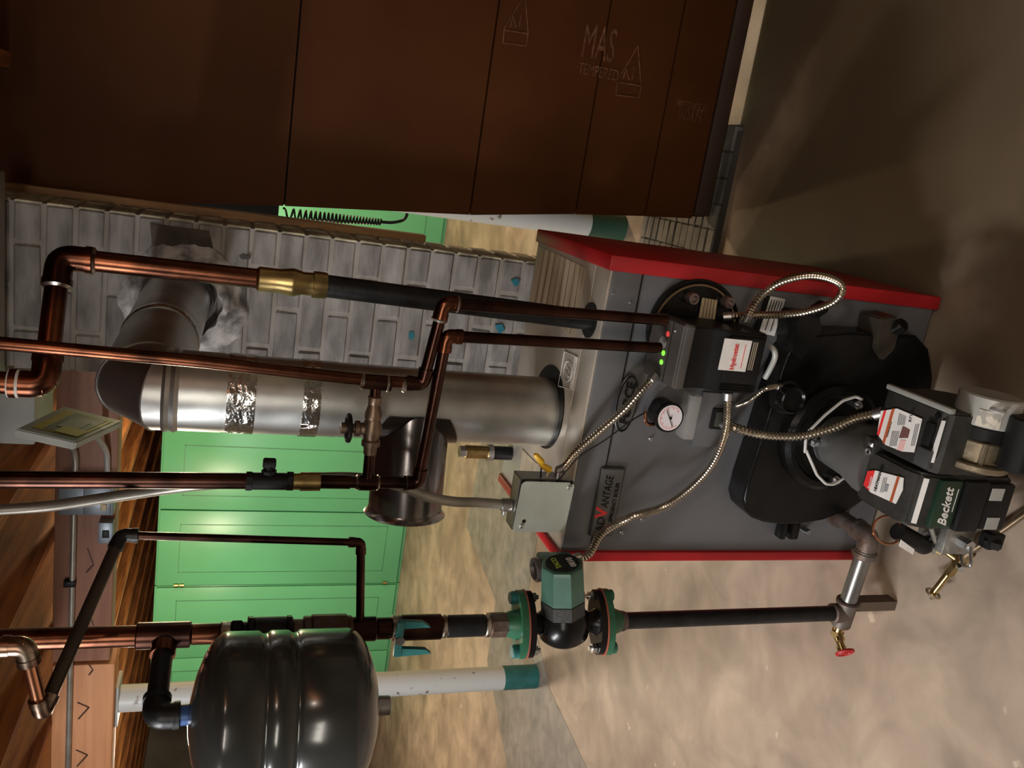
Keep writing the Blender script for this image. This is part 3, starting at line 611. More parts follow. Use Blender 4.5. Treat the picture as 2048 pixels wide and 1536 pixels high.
# slanted chin above the plaque carries a white strip label
a=V((X0+.004,1.046,.3365)); 
mb=MB(); n_=V((0,-(.335-.29),(1.045-1.018))).normalized()
A=V((X0+.008,1.1000,.2970)); B=V((X0+.096,1.1000,.2970)); Cc=V((X0+.096,1.0958,.2885)); D=V((X0+.008,1.0958,.2885))
mb.prism([A,B,Cc,D],(0,-.0018,.0010)); build('strip_label',mb,WHT,pc_)
mb=MB(); mb.box((X0+.006,YF-.009,.222),(X0+.100,YF+.004,.274),.004); pq=build('green_plaque',mb,mat('dark green plaque',(.008,.028,.013),.35,var=.1),pc_)
text('Beckett',.027,(X0+.012,YF-.0102,.240),(1,0,.08),(0,0,1),WHT,pq,shear=.45,bold=.0004,sx=.88)
mb=MB(); mb.box((X0+.040,YF-.0098,.2325),(X0+.085,YF-.0092,.2335)); build('underline',mb,WHT,pq)
mb=MB(); mb.box((X0+.002,YF-.016,.165),(X0+.102,YF+.004,.219),.005); build('connector_block',mb,BLKM,pc_)
mb=MB(); mb.box((X0+.006,YF-.013,.10),(X0+.098,YF+.004,.163),.005); build('connector_block',mb,BLKM,pc_)
for (dx,z) in ((.008,.118),(.066,.128)):
    mb=MB(); mb.box((X0+dx,YF-.0145,z),(X0+dx+.024,YF-.0125,z+.030)); build('small_sticker',mb,LGR,pc_)
# motor on the right
MYc,MZc=1.088,.212
def mcyl(x0,x1,r,m,name,bev=.003,n=32):
    mb=MB(); mb.cyl((x0,MYc,MZc),(x1,MYc,MZc),r,n,bev=bev); return build(name,mb,m,bu)
mcyl(-.306,-.252,.053,mat('motor silver paint',(.42,.41,.37),.42,.3,scale=10),'motor_shell'); mo=mcyl(-.332,-.306,.049,BLKM,'motor_band')
mcyl(-.372,-.332,.050,mat('bronze casting',(.25,.20,.13),.4,.7,scale=30,bump=.3),'motor_end_bell'); mcyl(-.386,-.372,.060,mat('bronze casting'  ,(.25,.20,.13)),'motor_flange')
for k in range(8):
    a=2*PI*k/8+.2; mb=MB(); y=MYc+.048*math.cos(a); z=MZc+.048*math.sin(a); mb.cyl((-.372,y,z),(-.333,y,z),.006,8); build('rib',mb,MATS['bronze casting'],bu)
mb=MB(); q=[]; 
for i in range(7):
    a=PI/2+PI*.15+i*.12; q.append(V((0,MYc-.0542*math.sin(a-PI/2+.0),MZc+.0542*math.cos(a-PI/2))))
for i in range(6):
    p,r_=q[i],q[i+1]; mb.prism([(-.303,p.y,p.z),(-.275,p.y,p.z),(-.275,r_.y,r_.z),(-.303,r_.y,r_.z)],(0,-.0006,.0006))
build('motor_label',mb,mat('cream label',(.55,.50,.40),.5,scale=60,col2=(.3,.28,.24),thr=(.42,.5)),bu)
mb=MB(); mb.lathe([(0,.026),(.004,.030),(.092,.030),(.096,.026)],(-.368,MYc-.072,MZc-.016),(1,0,.02),26); build('capacitor',mb,BLKM,bu)
mb=MB(); mb.torus((-.270,MYc-.046,MZc+.030),(1,0,0),.010,.004,14,6); build('clamp_ring',mb,LGR,bu)
# pump at the left with fittings
mb=MB(); mb.box((-.575,1.10,.13),(-.517,1.17,.20),.006); pm=build('fuel_pump',mb,mat('pump casting',(.30,.29,.26),.4,.8,scale=30,bump=.3),bu)
for i,(p0,p1,r,m,nm) in enumerate((((-.545,1.10,.165),(-.545,1.075,.165),.012,STEEL,'fitting'),((-.575,1.14,.16),(-.590,1.14,.16),.010,BRASS,'fitting'),((-.54,1.09,.12),(-.54,1.07,.10),.011,BLKM,'fitting'),((-.55,1.13,.20),(-.55,1.13,.215),.009,STEEL,'fitting'))):
    mb=MB(); mb.hexa(p0,p1,r); build(nm,mb,m,pm)
mb=MB(); mb.tube(spline([(-.545,1.075,.165),(-.575,1.06,.17),(-.590,1.09,.15),(-.585,1.13,.12)]),.003,8); build('oil_tube',mb,STEEL,pm)
mb=MB(); mb.box((-.552,1.075,.085),(-.520,1.10,.122),.003); build('solenoid',mb,BLKM,pm)
# support leg so the burner stands off the floor
mb=MB(); mb.cyl((-.40,1.13,0),(-.40,1.13,.125),.008,10); mb.cyl((-.40,1.13,0),(-.40,1.13,.006),.02,14); build('pedestal',mb,IRON,bu)
# copper loop beside pump
mb=MB(); c=PY(1776,1060,1.14); mb.torus(c,(.35,-.75,.5),.026,.0022,28,8); lo=solo('copper_ring','thin open loop of bright copper tube beside the oil burner','tube',mb,COPB,c)
# oil supply line + brass valve
ov=thing('oil_line_valve','brass oil shut-off valve with small wheel lying on the floor left of the burner','valve',tuple(PZ(1915,1125,.03)))
vb=PZ(1918,1120,.035); f0=PY(1800,1065,1.13)
mb=MB(); mb.cyl(PZ(1890,1100,.05),vb,.0085,12); mb.hexa(vb+V((-.016,0,0)),vb+V((.018,-.012,0)),.013); build('valve_body',mb,BRASS,ov)
h=PZ(1866,1187,.045); d=(h-vb).normalized()
mb=MB(); mb.hexa(vb+d*.01,vb+d*.04,.011); mb.cyl(vb+d*.04,h,.0075,12); build('stem',mb,BRASS,ov)
mb=MB(); mb.torus(h,d,.014,.003,18,6); mb.cyl(h-d*.003,h+d*.004,.006,10); mb.box(h-V((.014,.0025,.0025)),h+V((.014,.0025,.0025))); build('wheel',mb,mat('pale brass',(.5,.42,.3),.4,.8),ov)
mb=MB(); mb.hexa(vb+V((-.004,-.004,.004)),vb+V((-.010,-.022,.012)),.0075); build('packing_nut',mb,STEEL,ov)
mb=MB(); e0=vb+V((.03,-.02,0)); mb.cyl(vb+V((.012,-.008,0)),e0,.012,10); e1=PZ(2090,998,.022); mb.tube(resample(spline([e0,e0.lerp(e1,.5)+V((0,0,-.004)),e1]),.01),.0062,10); build('supply_tube',mb,mat('brown oil tube',(.16,.11,.06),.4,.5),ov)
mb=MB(); a=PZ(1890,1100,.05); fl1=PY(1848,1092,1.13); fl0=PY(1795,1062,1.13); mb.cyl(a,fl1,.009,12,r2=.012); mb.cyl(fl1,fl0,.017,14); mb.sphere(fl1,.016); build('filter',mb,BLKM,ov)
mb=MB(); mb.prism([PY(px,py,1.11) for px,py in ((1803,1080),(1829,1099),(1826,1110),(1799,1093))],(0,.002,0)); build('tag',mb,WHT,ov)
mb=MB(); mb.tube(spline([PY(1848,1092,1.13),PY(1866,1105,1.14),PY(1868,1080,1.12),PY(1862,1055,1.10)]),.0042,8); build('grey_hose',mb,CONDM,ov)
# =================================================================== AQUASTAT CONTROLLER
aq=thing('boiler_controller','black and grey boiler controller box with green lights and white label','controller',(-.28,1.38,.53))
x0,x1=-.350,-.226
mb=MB(); mb.prism([(x0,1.448,.680),(x0,1.448,.711),(x0,1.338,.702),(x0,1.332,.693),(x0,1.332,.680)],(x1-x0,0,0)); bmesh.ops.bevel(mb.b,geom=list(mb.b.edges),offset=.003,segments=2,affect='EDGES')
tp=build('display_head',mb,mat('brown grey plastic',(.065,.055,.047),.45,spec=.3),aq)
mb=MB(); mb.box((x0+.003,1.372,.7035),(x1-.003,1.3735,.7058)); build('seam',mb,BLKM,tp)
mb=MB(); mb.prism([(x0+.002,1.45,.682),(x0+.002,1.334,.682),(x0+.002,1.345,.655),(x0+.002,1.343,.630),(x0+.002,1.331,.612),(x0+.002,1.329,.535),(x0+.002,1.336,.522),(x0+.002,1.42,.518),(x0+.002,1.45,.530)],(x1-x0-.004,0,0)); bmesh.ops.bevel(mb.b,geom=[e for e in mb.b.edges if abs(e.verts[0].co.x-e.verts[1].co.x)<1e-5],offset=.003,segments=2,affect='EDGES')
bd=build('case',mb,BLKM,aq)
mb=MB(); mb.box((x0+.022,1.322,.530),(x1-.010,1.332,.610),.005); cv=build('front_cover',mb,BLKM,aq)
for k in range(3):
    mb=MB(); mb.box((x0+.006+k*.005,1.3265,.536),(x0+.0075+k*.005,1.3325,.606)); build('rib',mb,BLK,aq)
qa,qb,qc,qd=[PY(px,py,1.3215) for px,py in ((1449,677),(1503,681),(1491,744),(1437,739))]
lx0,lx1=(qc.x+qd.x)/2,(qa.x+qb.x)/2; lz0,lz1=(qb.z+qc.z)/2,(qa.z+qd.z)/2
mb=MB(); mb.box((lx0,1.3205,lz0),(lx1,1.3225,lz1)); wl=build('white_label',mb,WHT,aq)
text('Hydrostat',.0145,(lx0+.002,1.3197,(lz0+lz1)/2-.003),(1,0,.02),(0,0,1),REDL,wl,ext=.0003,sx=.84,bold=.0002)
mb=MB(); mb.box((lx0+.006,1.3197,lz0+.012),(lx1-.008,1.3203,lz0+.0128)); build('small_print',mb,REDL,wl)
for k in range(3):
    mb=MB(); mb.box((lx0+.004,1.3205,lz0-.006-k*.0042),(lx1-.002,1.3218,lz0-.0045-k*.0042)); build('small_print',mb,mat('tan print',(.30,.24,.17),.5),aq)
nn=V((0,-.009,.110)).normalized()
def onslope(px,py):
    v=ray(px,py); t=(V((0,1.338,.702))-CAM).dot(nn)/v.dot(nn); return CAM+v*t
for (px,py,m,r) in ((1327,706,GREEN_LED,.0052),(1323,724,GREEN_LED,.005),(1336,668,RED_LED,.0055),(1351,662,LGR,.0025)):
    p=onslope(px,py); mb=MB(); mb.lathe([(-.002,r),(.001,r),(.0025,r*.6),(.003,0)],p,nn,16,cap=False); build('indicator_light',mb,m,tp)
p=onslope(1326,685); mb=MB(); mb.lathe([(-.001,.012),(.0008,.012),(.0012,0)],p,nn,24,cap=False); lens=build('display_window',mb,PLAST,tp)
# =================================================================== STOVE PIPE
sv=thing('stove_pipe','shiny galvanised stove pipe rising from the boiler and bending into the chimney','flue pipe',(SPX,SPY,.815))
ZE=1.597
mb=MB(); mb.cyl((SPX,SPY,.8155),(SPX,SPY,1.28),.0765,56); build('pipe_section',mb,GALV,sv)
mb=MB(); mb.cyl((SPX,SPY,1.28),(SPX,SPY,1.50),.0775,56); mb.cyl((SPX,SPY,1.50),(SPX,SPY,ZE),.0785,56); build('pipe_section',mb,GALV,sv)
for z0,z1 in ((1.318,1.352),(1.44,1.492),):
    mb=MB(); mb.lathe([(z0,.0782),(z0,.0795),(z1,.0797),(z1,.0782)],(SPX,SPY,0),(0,0,1),96,cap=False); lumpy(mb,.0009,160); build('foil_tape',mb,FOIL,sv,smooth=80)
mb=MB(); mb.lathe([(ZE-.02,.0785),(ZE-.012,.083),(ZE-.004,.0795),(ZE+.004,.083),(ZE+.01,.079)],(SPX,SPY,0),(0,0,1),56,cap=False); build('bead',mb,GALV,sv)
# gored elbow towards the chimney
d=(FC-V((SPX,SPY,1.72))); d.z=0; d.normalize()
R_=.085; gores=[(0,0),(.0,.055)]
cen=V((SPX,SPY,ZE))
P0=cen; 
path=[P0, P0+V((0,0,.012)), P0+V((0,0,.012))+(V((0,0,1))+d).normalized()*.052]
end=FC+V((0,-.02,0)); path.append(path[-1].lerp(end,.42)); path.append(end)
def gore(mb,path,r,n=48):
    path=[V(p) for p in path]; rings=[]
    for i,p in enumerate(path):
        if i==0: t=(path[1]-path[0]).normalized(); k=t
        elif i==len(path)-1: t=(path[-1]-path[-2]).normalized(); k=t
        else: t=((p-path[i-1]).normalized()+(path[i+1]-p).normalized()).normalized(); k=(p-path[i-1]).normalized()
        # section of the incoming cylinder with the mitre plane
        side=d.cross(V((0,0,1))).normalized(); up=side.cross(k).normalized(); ring=[]
        for j in range(n):
            a=2*PI*j/n; q=p+(side*math.cos(a)+up*math.sin(a))*r
            s=(p-q).dot(t)/k.dot(t); ring.append(q+k*s)
        rings.append(ring)
    return rings
rings=gore(None,path,.079)
for i in range(len(rings)-1):
    mb=MB(); a=[mb.b.verts.new(v) for v in rings[i]]; b=[mb.b.verts.new(v) for v in rings[i+1]]
    for j in range(48): mb.b.faces.new((a[j],a[(j+1)%48],b[(j+1)%48],b[j]))
    build('elbow_gore',mb,GALVD if i<2 else GALV,sv)
    if 0<i:
        mb=MB(); mb.tube([V(v) for v in rings[i]]+[V(rings[i][0])],.0022,6); build('elbow_seam',mb,GALVD,sv)
e=path[-2].lerp(path[-1],.0); dd=(path[-1]-path[-2]).normalized()
mb=MB(); mb.lathe([(0,.0795),(.004,.082),(.012,.082),(.030,.0795)],e,dd,48,cap=False); build('collar_band',mb,FOIL,sv)
# draft regulator tee towards the left
dz=1.118; da=V((-1,-.10,-.02)).normalized(); o=V((SPX,SPY-.004,dz))
MRR=mat('regulator steel',(.40,.37,.36),.2,1,scale=5,col2=(.27,.24,.24),thr=(.3,.7))
L=.238; mb=MB(); rr=.0785
n=48; side=da.cross(V((0,0,1))).normalized(); upv=side.cross(da).normalized(); A=[];B=[];Bi=[]
for j in range(n):
    a=2*PI*j/n; off=side*math.cos(a)*rr+upv*math.sin(a)*rr
    # start on the surface of the vertical pipe
    s=math.sqrt(max(.0785**2-(rr*math.cos(a))**2,0)); A.append(o+off*1.0+da*max(s-.002,.012)); B.append(o+off+da*L)
va=[mb.b.verts.new(v) for v in A]; vb_=[mb.b.verts.new(v) for v in B]
for j in range(n): mb.b.faces.new((va[j],va[(j+1)%n],vb_[(j+1)%n],vb_[j]))
bmesh.ops.solidify(mb.b,geom=mb.b.faces[:],thickness=.0015)
rg=build('draft_regulator',mb,MRR,sv,smooth=40)
# saddle with pointed collar on the pipe
mb=MB(); pts=[]
m0=[]
for j in range(33):
    th=-PI*.5+PI*j/32 ; m0.append(th)
sad=[]
for th_ in [i/24*2-1 for i in range(25)]:
    hz=.082*(1-abs(th_))**.9+.0
    sad.append((th_,hz))
va=[];vb_=[]
for t_,hz in sad:
    ang=PI+ .18 + t_*1.32     # around the vertical pipe, centred on the branch
    x=SPX+.0795*math.cos(ang+.0); y=SPY+.0795*math.sin(ang+.0)
    va.append(mb.b.verts.new((x,y,dz+.084*math.cos(t_*1.2)**.5+.012))); vb_.append(mb.b.verts.new((x,y,dz-.084*math.cos(t_*1.2)**.5-.012)))
for j in range(24): mb.b.faces.new((va[j],va[j+1],vb_[j+1],vb_[j]))
bmesh.ops.solidify(mb.b,geom=mb.b.faces[:],thickness=.001)
build('saddle_collar',mb,MRR,sv)
mb=MB(); mb.lathe([(-.012,rr+.0005),(-.004,rr+.004),(0,rr+.009),(.002,rr+.007),(0,rr-.001)],o+da*L,da,48,cap=False); build('rim',mb,MRR,rg)
dc=o+da*(L-.03); mb=MB(); dn=(da+V((0,0,.25))).normalized(); mb.lathe([(0,.072),(.0015,.072)],dc,dn,36); build('damper_plate',mb,MRR,rg)
mb=MB(); mb.box(dc+da*.02-V((.012,.012,.012)),dc+da*.02+V((.008,.012,.014)),.003); mb.cyl(dc+V((0,-.07,0)),dc+V((0,.07,0)),.003,8); build('counterweight',mb,BLKM,rg)
for (px,py) in ((833,847),(832,900),(740,873),(790,960)):
    p=PY(px,py,SPY-.082); p.y=SPY-.0825 if py>848 else SPY-.080
    mb=MB(); mb.sphere(p,.004); build('screw',mb,STEEL,sv)
# =================================================================== PIPES
def pipe(mb,pts,r,rad=.0,n=16): return mb.tube(arc(pts,rad) if rad else pts,r,n)
# --- supply: black iron out of the boiler, brass coupling, copper up, elbow, left, elbow, up
hx_,hy_=-.267,1.516
sp=thing('supply_pipe','thick supply pipe, black below and copper above, right of the stove pipe','pipe',(hx_,hy_,.816))
zb=1.348; top=V((-.250,hy_,1.765)); fx=V((-.252,hy_,zb))
lf=V((-.437,1.412,1.765)); up=V((-.437,1.412,2.235))
mb=MB(); mb.cyl((hx_,hy_,.8155),fx,.0205,24); build('iron_pipe',mb,BLKP,sp)
mb=MB(); c0=fx+V((0,0,.005)); mb.lathe([(-.012,.0235),(0,.0245),(.012,.0245),(.013,.021),(.03,.0205),(.045,.025),(.05,.025),(.07,.0215),(.105,.022),(.11,.0175)],fx,(0,0,1),20); build('brass_coupling',mb,BRASS,sp)
mb=MB(); mb.cyl(fx+V((0,0,.10)),top,.0175,20); mb.cyl(top,lf,.0175,20); mb.cyl(lf,up,.0175,20); build('copper_pipe',mb,COP,sp)
for (a,b,c) in ((fx,top,lf),(top,lf,up)):
    mb=MB(); elbow_fit(mb,a,b,c,.0175,.042); build('elbow',mb,COP,sp)
dd=(lf-top).normalized()
for p,dq in ((top+V((0,0,-.05)),V((0,0,1))),(top+dd*.05,dd),(lf-dd*.05,dd)):
    mb=MB(); solder(mb,p,dq,.0175); build('solder_joint',mb,SOLD,sp)
mb=MB(); mb.lathe([(0,.0228),(.016,.0228)],lf+V((0,0,.034)),(0,0,1),16); build('flux_smear',mb,WHT,sp)
# --- domestic coil tubes
YT=1.38
def Q(px,py,y=YT): return PY(px,py,y)
ct=thing('coil_feed_pipe','copper pipe from the controller up to the long slanting copper line, right one of two','pipe',tuple(Q(1330,641)))
a,b,c,d=Q(1333,641),Q(888,606),Q(845,768),Q(-30,684)
mb=MB(); mb.tube([a,b],.0105,16); mb.tube([b,c],.0105,16); build('pipe_section',mb,COPD,ct)
mb=MB(); elbow_fit(mb,a,b,c,.0105,.022); build('elbow',mb,COP,ct)
mb=MB(); elbow_fit(mb,b,c,Q(700,757),.0105,.022); build('elbow',mb,COPD,ct)
mb=MB(); mb.tube([c,Q(700,757),Q(400,723),d],.0105,16); build('long_pipe',mb,COP,ct)
mb=MB(); tc=Q(752,765); dv=(d-c).normalized(); mb.cyl(tc-dv*.026,tc+dv*.026,.0135,16); build('tee',mb,COPD,ct)
for p,dq in ((Q(808,769),dv),(Q(725,762),dv),(Q(775,767),dv),(b.lerp(c,.2),c-b),(b.lerp(a,.055),a-b)):
    mb=MB(); solder(mb,p,dq,.0115); build('solder_joint',mb,SOLD,ct)
# riser
rs=thing('copper_riser','vertical dark copper pipe with black inline valve left of the stove pipe','pipe',tuple(Q(1330,696)))
a2,b2,c2,d2=Q(1320,696),Q(893,672),Q(836,966),Q(-30,959)
mb=MB(); mb.tube([a2,b2],.0105,16); mb.tube([b2,c2],.0105,16); build('pipe_section',mb,COPD,rs)
mb=MB(); elbow_fit(mb,a2,b2,c2,.0105,.022); build('elbow',mb,COP,rs)
mb=MB(); elbow_fit(mb,b2,c2,Q(730,965),.0105,.022); build('elbow',mb,COPD,rs)
mb=MB(); mb.tube([c2,Q(700,964)],.0108,16); mb.tube([Q(700,964),Q(640,963)],.0125,16); build('lower_pipe',mb,COPD,rs)
mb=MB(); mb.tube([Q(640,963),Q(600,963)],.0165,16); mb.tube([Q(600,963),Q(575,963)],.0145,16); build('coupling',mb,BRASS,rs)
mb=MB(); mb.tube([Q(575,963),Q(500,962)],.0148,16); 
for x in (496,578): mb.cyl(Q(x-4,962),Q(x+8,962),.0175,8)
vc=Q(538,962); vh=Q(538,926); mb.cyl(vc,vh,.0085,12); mb.cyl(Q(538,946),Q(538,940),.0125,8); vv=build('inline_valve',mb,BLKM,rs)
mb=MB(); hd=(Q(520,924)-Q(556,930)); mb.cyl(Q(526,926),Q(552,927),.0095,10,bev=.002); build('handle',mb,BLKM,vv)
mb=MB(); mb.tube([Q(498,962),d2],.0138,18); build('upper_pipe',mb,COPD,rs)
mb=MB(); tt=Q(735,965); mb.cyl(Q(718,965),Q(752,965),.0142,16); build('tee',mb,COPD,rs)
for x in (714,755,812):
    mb=MB(); mb.lathe([(-.003,.0112),(0,.0145),(.003,.0112)],Q(x,965),(0,0,1),16); build('solder_joint',mb,SOLD,rs)
# bypass with gate valve
by=thing('bypass_valve','small bronze gate valve with black wheel on the short cross pipe before the stove pipe','valve',tuple(Q(752,845)))
p1,p2=Q(752,768),Q(735,960); dv=(p2-p1).normalized(); L=(p2-p1).length
DBR=mat('dull bronze',(.22,.15,.10),.42,.85,scale=30,var=.2,bump=.2)
mb=MB(); mb.tube([p1,p2],.0098,14); build('cross_pipe',mb,COPD,by)
mb=MB(); mb.lathe([(L*.12,.010),(L*.13,.0125),(L*.19,.0125),(L*.21,.0105),(L*.30,.0155),(L*.34,.0155),(L*.36,.0135),(L*.46,.0185),(L*.56,.0135),(L*.58,.0165),(L*.63,.0165),(L*.64,.012),(L*.72,.0115)],p1,dv,14,cap=False); build('valve_body',mb,DBR,by)
vc=p1+dv*L*.46; vup=(Q(690,856)-vc).normalized(); LL=(Q(690,856)-vc).length
mb=MB(); mb.lathe([(.008,.012),(.020,.0105),(.022,.014),(.030,.014),(.031,.0085),(.045,.008),(.046,.010),(.054,.010),(.055,.004),(LL,.004)],vc,vup,12); build('bonnet',mb,DBR,by)
mb=MB(); hc_=vc+vup*(LL-.006); mb.torus(hc_,vup,.022,.0045,24,8); mb.cyl(hc_-vup*.005,hc_+vup*.006,.007,10)
for k in range(4):
    sd=vup.orthogonal().normalized(); sd=Quaternion(vup,k*PI/2+.4)@sd; mb.tube([hc_,hc_+sd*.022],.0032,6)
build('hand_wheel',mb,BLKM,by)
# =================================================================== RETURN MAIN + CIRCULATOR
YM=1.36
def Mq(px,py=None): 
    p=PY(px,(1280 if px<0 else 1280-(px-60)*.0335) if py is None else py,YM); return V((-.858,YM,p.z))
zM=lambda px: PY(px,1280-(px-60)*.033,YM).z
mn=thing('return_main','thick vertical return pipe with couplings passing behind the expansion tank','pipe',(-.858,YM,.93))
XM=-.858
def seg(px0,px1,r,m,name,n=20,parent=mn):
    mb=MB(); mb.cyl((XM,YM,zM(px1)),(XM,YM,zM(px0)),r,n,bev=min(.002,r*.1)); return build(name,mb,m,parent)
mb=MB(); mb.cyl((XM,YM,zM(300)),(XM,YM,2.235),.0180,22); build('copper_pipe',mb,COP,mn)
seg(272,382,.0225,COPD,'tee'); seg(382,440,.018,COP,'copper_pipe'); seg(440,462,.020,SOLD,'solder_joint'); seg(462,484,.0245,BLKM,'hex_nut',6); seg(484,494,.019,BLKP,'nipple')
seg(494,506,.029,BLKP,'collar',8); seg(506,572,.0265,BLKP,'check_valve'); seg(572,584,.029,BLKP,'collar',8); seg(584,606,.021,IRON,'nipple'); seg(606,622,.027,IRON,'union_nut',8); seg(622,694,.0295,IRON,'union',8); seg(694,704,.026,IRON,'union_nut',8)
seg(704,752,.0225,COPD,'tee'); seg(752,782,.020,COPD,'copper_pipe')
seg(782,800,.0235,SOLD,'solder_joint'); seg(800,882,.024,COPD,'ball_valve'); seg(882,892,.022,SOLD,'solder_joint'); seg(892,968,.0212,BLKP,'nipple'); seg(968,978,.0235,SOLD,'joint_ring'); seg(978,1012,.0245,IRON,'adapter',8)
# ball valve handle
hv=thing('valve_handle','teal butterfly handle of the ball valve on the return pipe below the tank','handle',(XM,YM-.03,zM(815)))
bpy.data.objects.remove(hv)
vz=zM(810)
mb=MB(); mb.cyl((XM,YM,vz+.016),(XM-.004,YM-.040,vz+.016),.009,12); bh=build('valve_stem',mb,STEEL,mn)
mb=MB(); mb.prism([(XM-.040,YM-.034,vz+.02),(XM-.036,YM-.034,vz-.048),(XM-.027,YM-.034,vz-.036),(XM-.022,YM-.034,vz+.022)],(.0,.010,0)); mb.prism([(XM+.018,YM-.034,vz+.018),(XM+.034,YM-.034,vz+.020),(XM+.031,YM-.034,vz-.024),(XM+.020,YM-.034,vz-.040)],(0,.010,0)); mb.box((XM-.038,YM-.036,vz+.010),(XM+.032,YM-.028,vz+.024),.001); build('handle',mb,TEAL,bh)
# branch that feeds the tank
tb=thing('tank_feed_pipe','black pipe branching from the return main to the top of the tank','pipe',(XM,YM,zM(328)))
YK=1.20
kx=PY(560,1424,YK).x; zk=zM(330)
A=V((XM,YM,zk)); ek=V((kx+.006,YK,zk)); 
mb=MB(); mb.tube([A,ek],.0165,18); build('iron_pipe',mb,BLKP,tb)
ztop_t=PY(352,1430,YK).z
mb=MB(); elbow_fit(mb,A,ek,ek+V((0,0,-.1)),.0165,.030); build('elbow',mb,BLKP,tb)
zt0=PY(375,1420,YK).z; zt1=PY(757,1400,YK).z
mb=MB(); mb.cyl(ek+V((0,0,-.028)),V((ek.x,YK,zt0-.004)),.0115,14); build('nipple',mb,BRASS,tb)
mb=MB(); zz=(ek.z-.03+zt0)/2; mb.cyl((ek.x,YK,zz-.012),(ek.x,YK,zz+.010),.0165,14,bev=.002); build('blue_collar',mb,mat('blue collar',(.03,.10,.30),.35),tb)
mb=MB(); d_=(ek-A).normalized(); mb.cyl(A+d_*.022,A+d_*.045,.0205,16); build('ferrule',mb,COP,tb)
# expansion tank
r=.146; H=zt0-zt1
tk=thing('expansion_tank','dark grey glossy expansion tank hanging at the left edge of the picture','tank',(kx,YK,zt1))
h=lambda px: PY(px,1262,YK-.02).z-zt1
D_=[(0,0),(.003,.03),(.010,.065),(.020,.094),(.029,.111),(.037,.1205),(.044,.126),(.050,.1285),(.056,.1295)]
prof=list(D_)
gA=H*.475; gB=H*.63
for g in (gA,gB): prof+=[(g-.010,0.1295),(g-.005,0.1260),(g,0.1240),(g+.005,0.1260),(g+.010,0.1295)]
prof+=[(H-h_,r_) for h_,r_ in reversed(D_)]
mb=MB(); mb.lathe(prof,(kx,YK,zt1),(0,0,1),72,cap=False); build('shell',mb,TANK,tk,smooth=80)
mb=MB(); mb.lathe([(-.022,.012),(-.020,.016),(.004,.017)],(kx,YK,zt1),(0,0,1),18); build('air_valve_cap',mb,STEEL,tk)
# small bore pipe that joins the main
sb=thing('fill_pipe','thin dark copper pipe with two elbows joining the return main','pipe',(XM,YM,zM(718)))
P_=lambda px,py,y=YM: PY(px,py,y)
j=V((XM,YM,zM(720))); e1=P_(722,1085); e2=P_(242,1070); 
mb=MB(); mb.tube([j,e1],.0078,14); mb.tube([e1,e2],.0066,14); build('thin_pipe',mb,COPD,sb)
mb=MB(); elbow_fit(mb,j,e1,e2,.0072,.016); build('elbow',mb,COPD,sb)
e3=PY(84,1428,1.13); e4=PY(50,1296,1.13); e5=V((e4.x,1.13,2.235))
e4=V((PY(45,1292,1.13).x,1.13,PY(50,1292,1.13).z)); e5=V((e4.x+.004,1.13,2.235))
mb=MB(); mb.tube([e2,e3],.0098,14); build('slanting_pipe',mb,mat('dark brown pipe',(.06,.045,.032),.4,.6,scale=20),sb)
mb=MB(); elbow_fit(mb,e1,e2,e3,.0092,.020); build('elbow',mb,BLKP,sb)
mb=MB(); mb.tube([e3,e4],.0098,14); build('upper_pipe',mb,COPB,sb)
FLX=mat('fluxed copper',(.42,.33,.25),.3,1,scale=40,col2=(.2,.12,.08),thr=(.4,.6))
mb=MB(); elbow_fit(mb,e2,e3,e4,.0100,.020); build('elbow',mb,FLX,sb)
mb=MB(); elbow_fit(mb,e3,e4,e5,.0115,.022); build('elbow',mb,FLX,sb)
mb=MB(); mb.cyl(e4,e5,.0125,16); build('riser',mb,COPB,sb)
# circulator
cz1=PY(1052,1235,YM).z; cz0=PY(1203,1235,YM).z; 
cc=V((XM+.008,YM,(cz0+cz1)/2)); XP=XM
cp_=thing('circulator_pump','green and black circulator pump between two bolted flanges left of the boiler','pump',(XP,YM,cz0))
def flange(zc_,sgn,name,m,r,th):
    mb=MB(); pts=[]
    ax=V((.84,.54,0)).normalized()   # bolt axis
    bx=V((ax.y,-ax.x,0))
    N=40
    for i in range(N):
        a=2*PI*i/N; rx=.066; ry=.036; q=ax*rx*math.cos(a)*(1-.12*math.sin(a)**2)+bx*ry*math.sin(a)
        pts.append(V((XP,YM,zc_))+q*r)
    mb.prism(pts,(0,0,th*sgn)); return build(name,mb,m,cp_)
for z,s in ((cz1,1),(cz0,-1)):
    flange(z,s,'gasket',mat('red gasket',(.35,.09,.05),.6),1.02,.003); flange(z+.003*s,s,'green_flange',GRNF,1.0,.014); flange(z,-s,'body_flange',BLK,.98,.013)
    mb=MB(); mb.lathe([(0,.030),(.010,.028),(.022,.0235),(.026,.0225)],(XP,YM,z+.016*s),(0,0,s),24); build('flange_hub',mb,GRNF,cp_)
    mb=MB(); mb.lathe([(0,.028),(.008,.023),(.022,.020)],(XP,YM,z-.012*s),(0,0,-s),24); build('neck',mb,BLK,cp_)
    ax=V((.84,.54,0)).normalized()
    for k in (-1,1):
        c=V((XP,YM,z))+ax*.051*k; mb=MB(); mb.cyl(c+V((0,0,-.030*s)),c+V((0,0,.026*s)),.005,10); mb.hexa(c+V((0,0,-.024*s)),c+V((0,0,-.014*s)),.010); build('bolt',mb,STEEL,cp_)
        mb=MB(); mb.cyl(c+V((0,0,.010*s)),c+V((0,0,.030*s)),.013,14,bev=.002); build('boss',mb,GRNF if s<0 else TEAL,cp_)
cm=V((XP,YM,(cz0+cz1)/2)); md=V((.975,-.02,.20)).normalized()
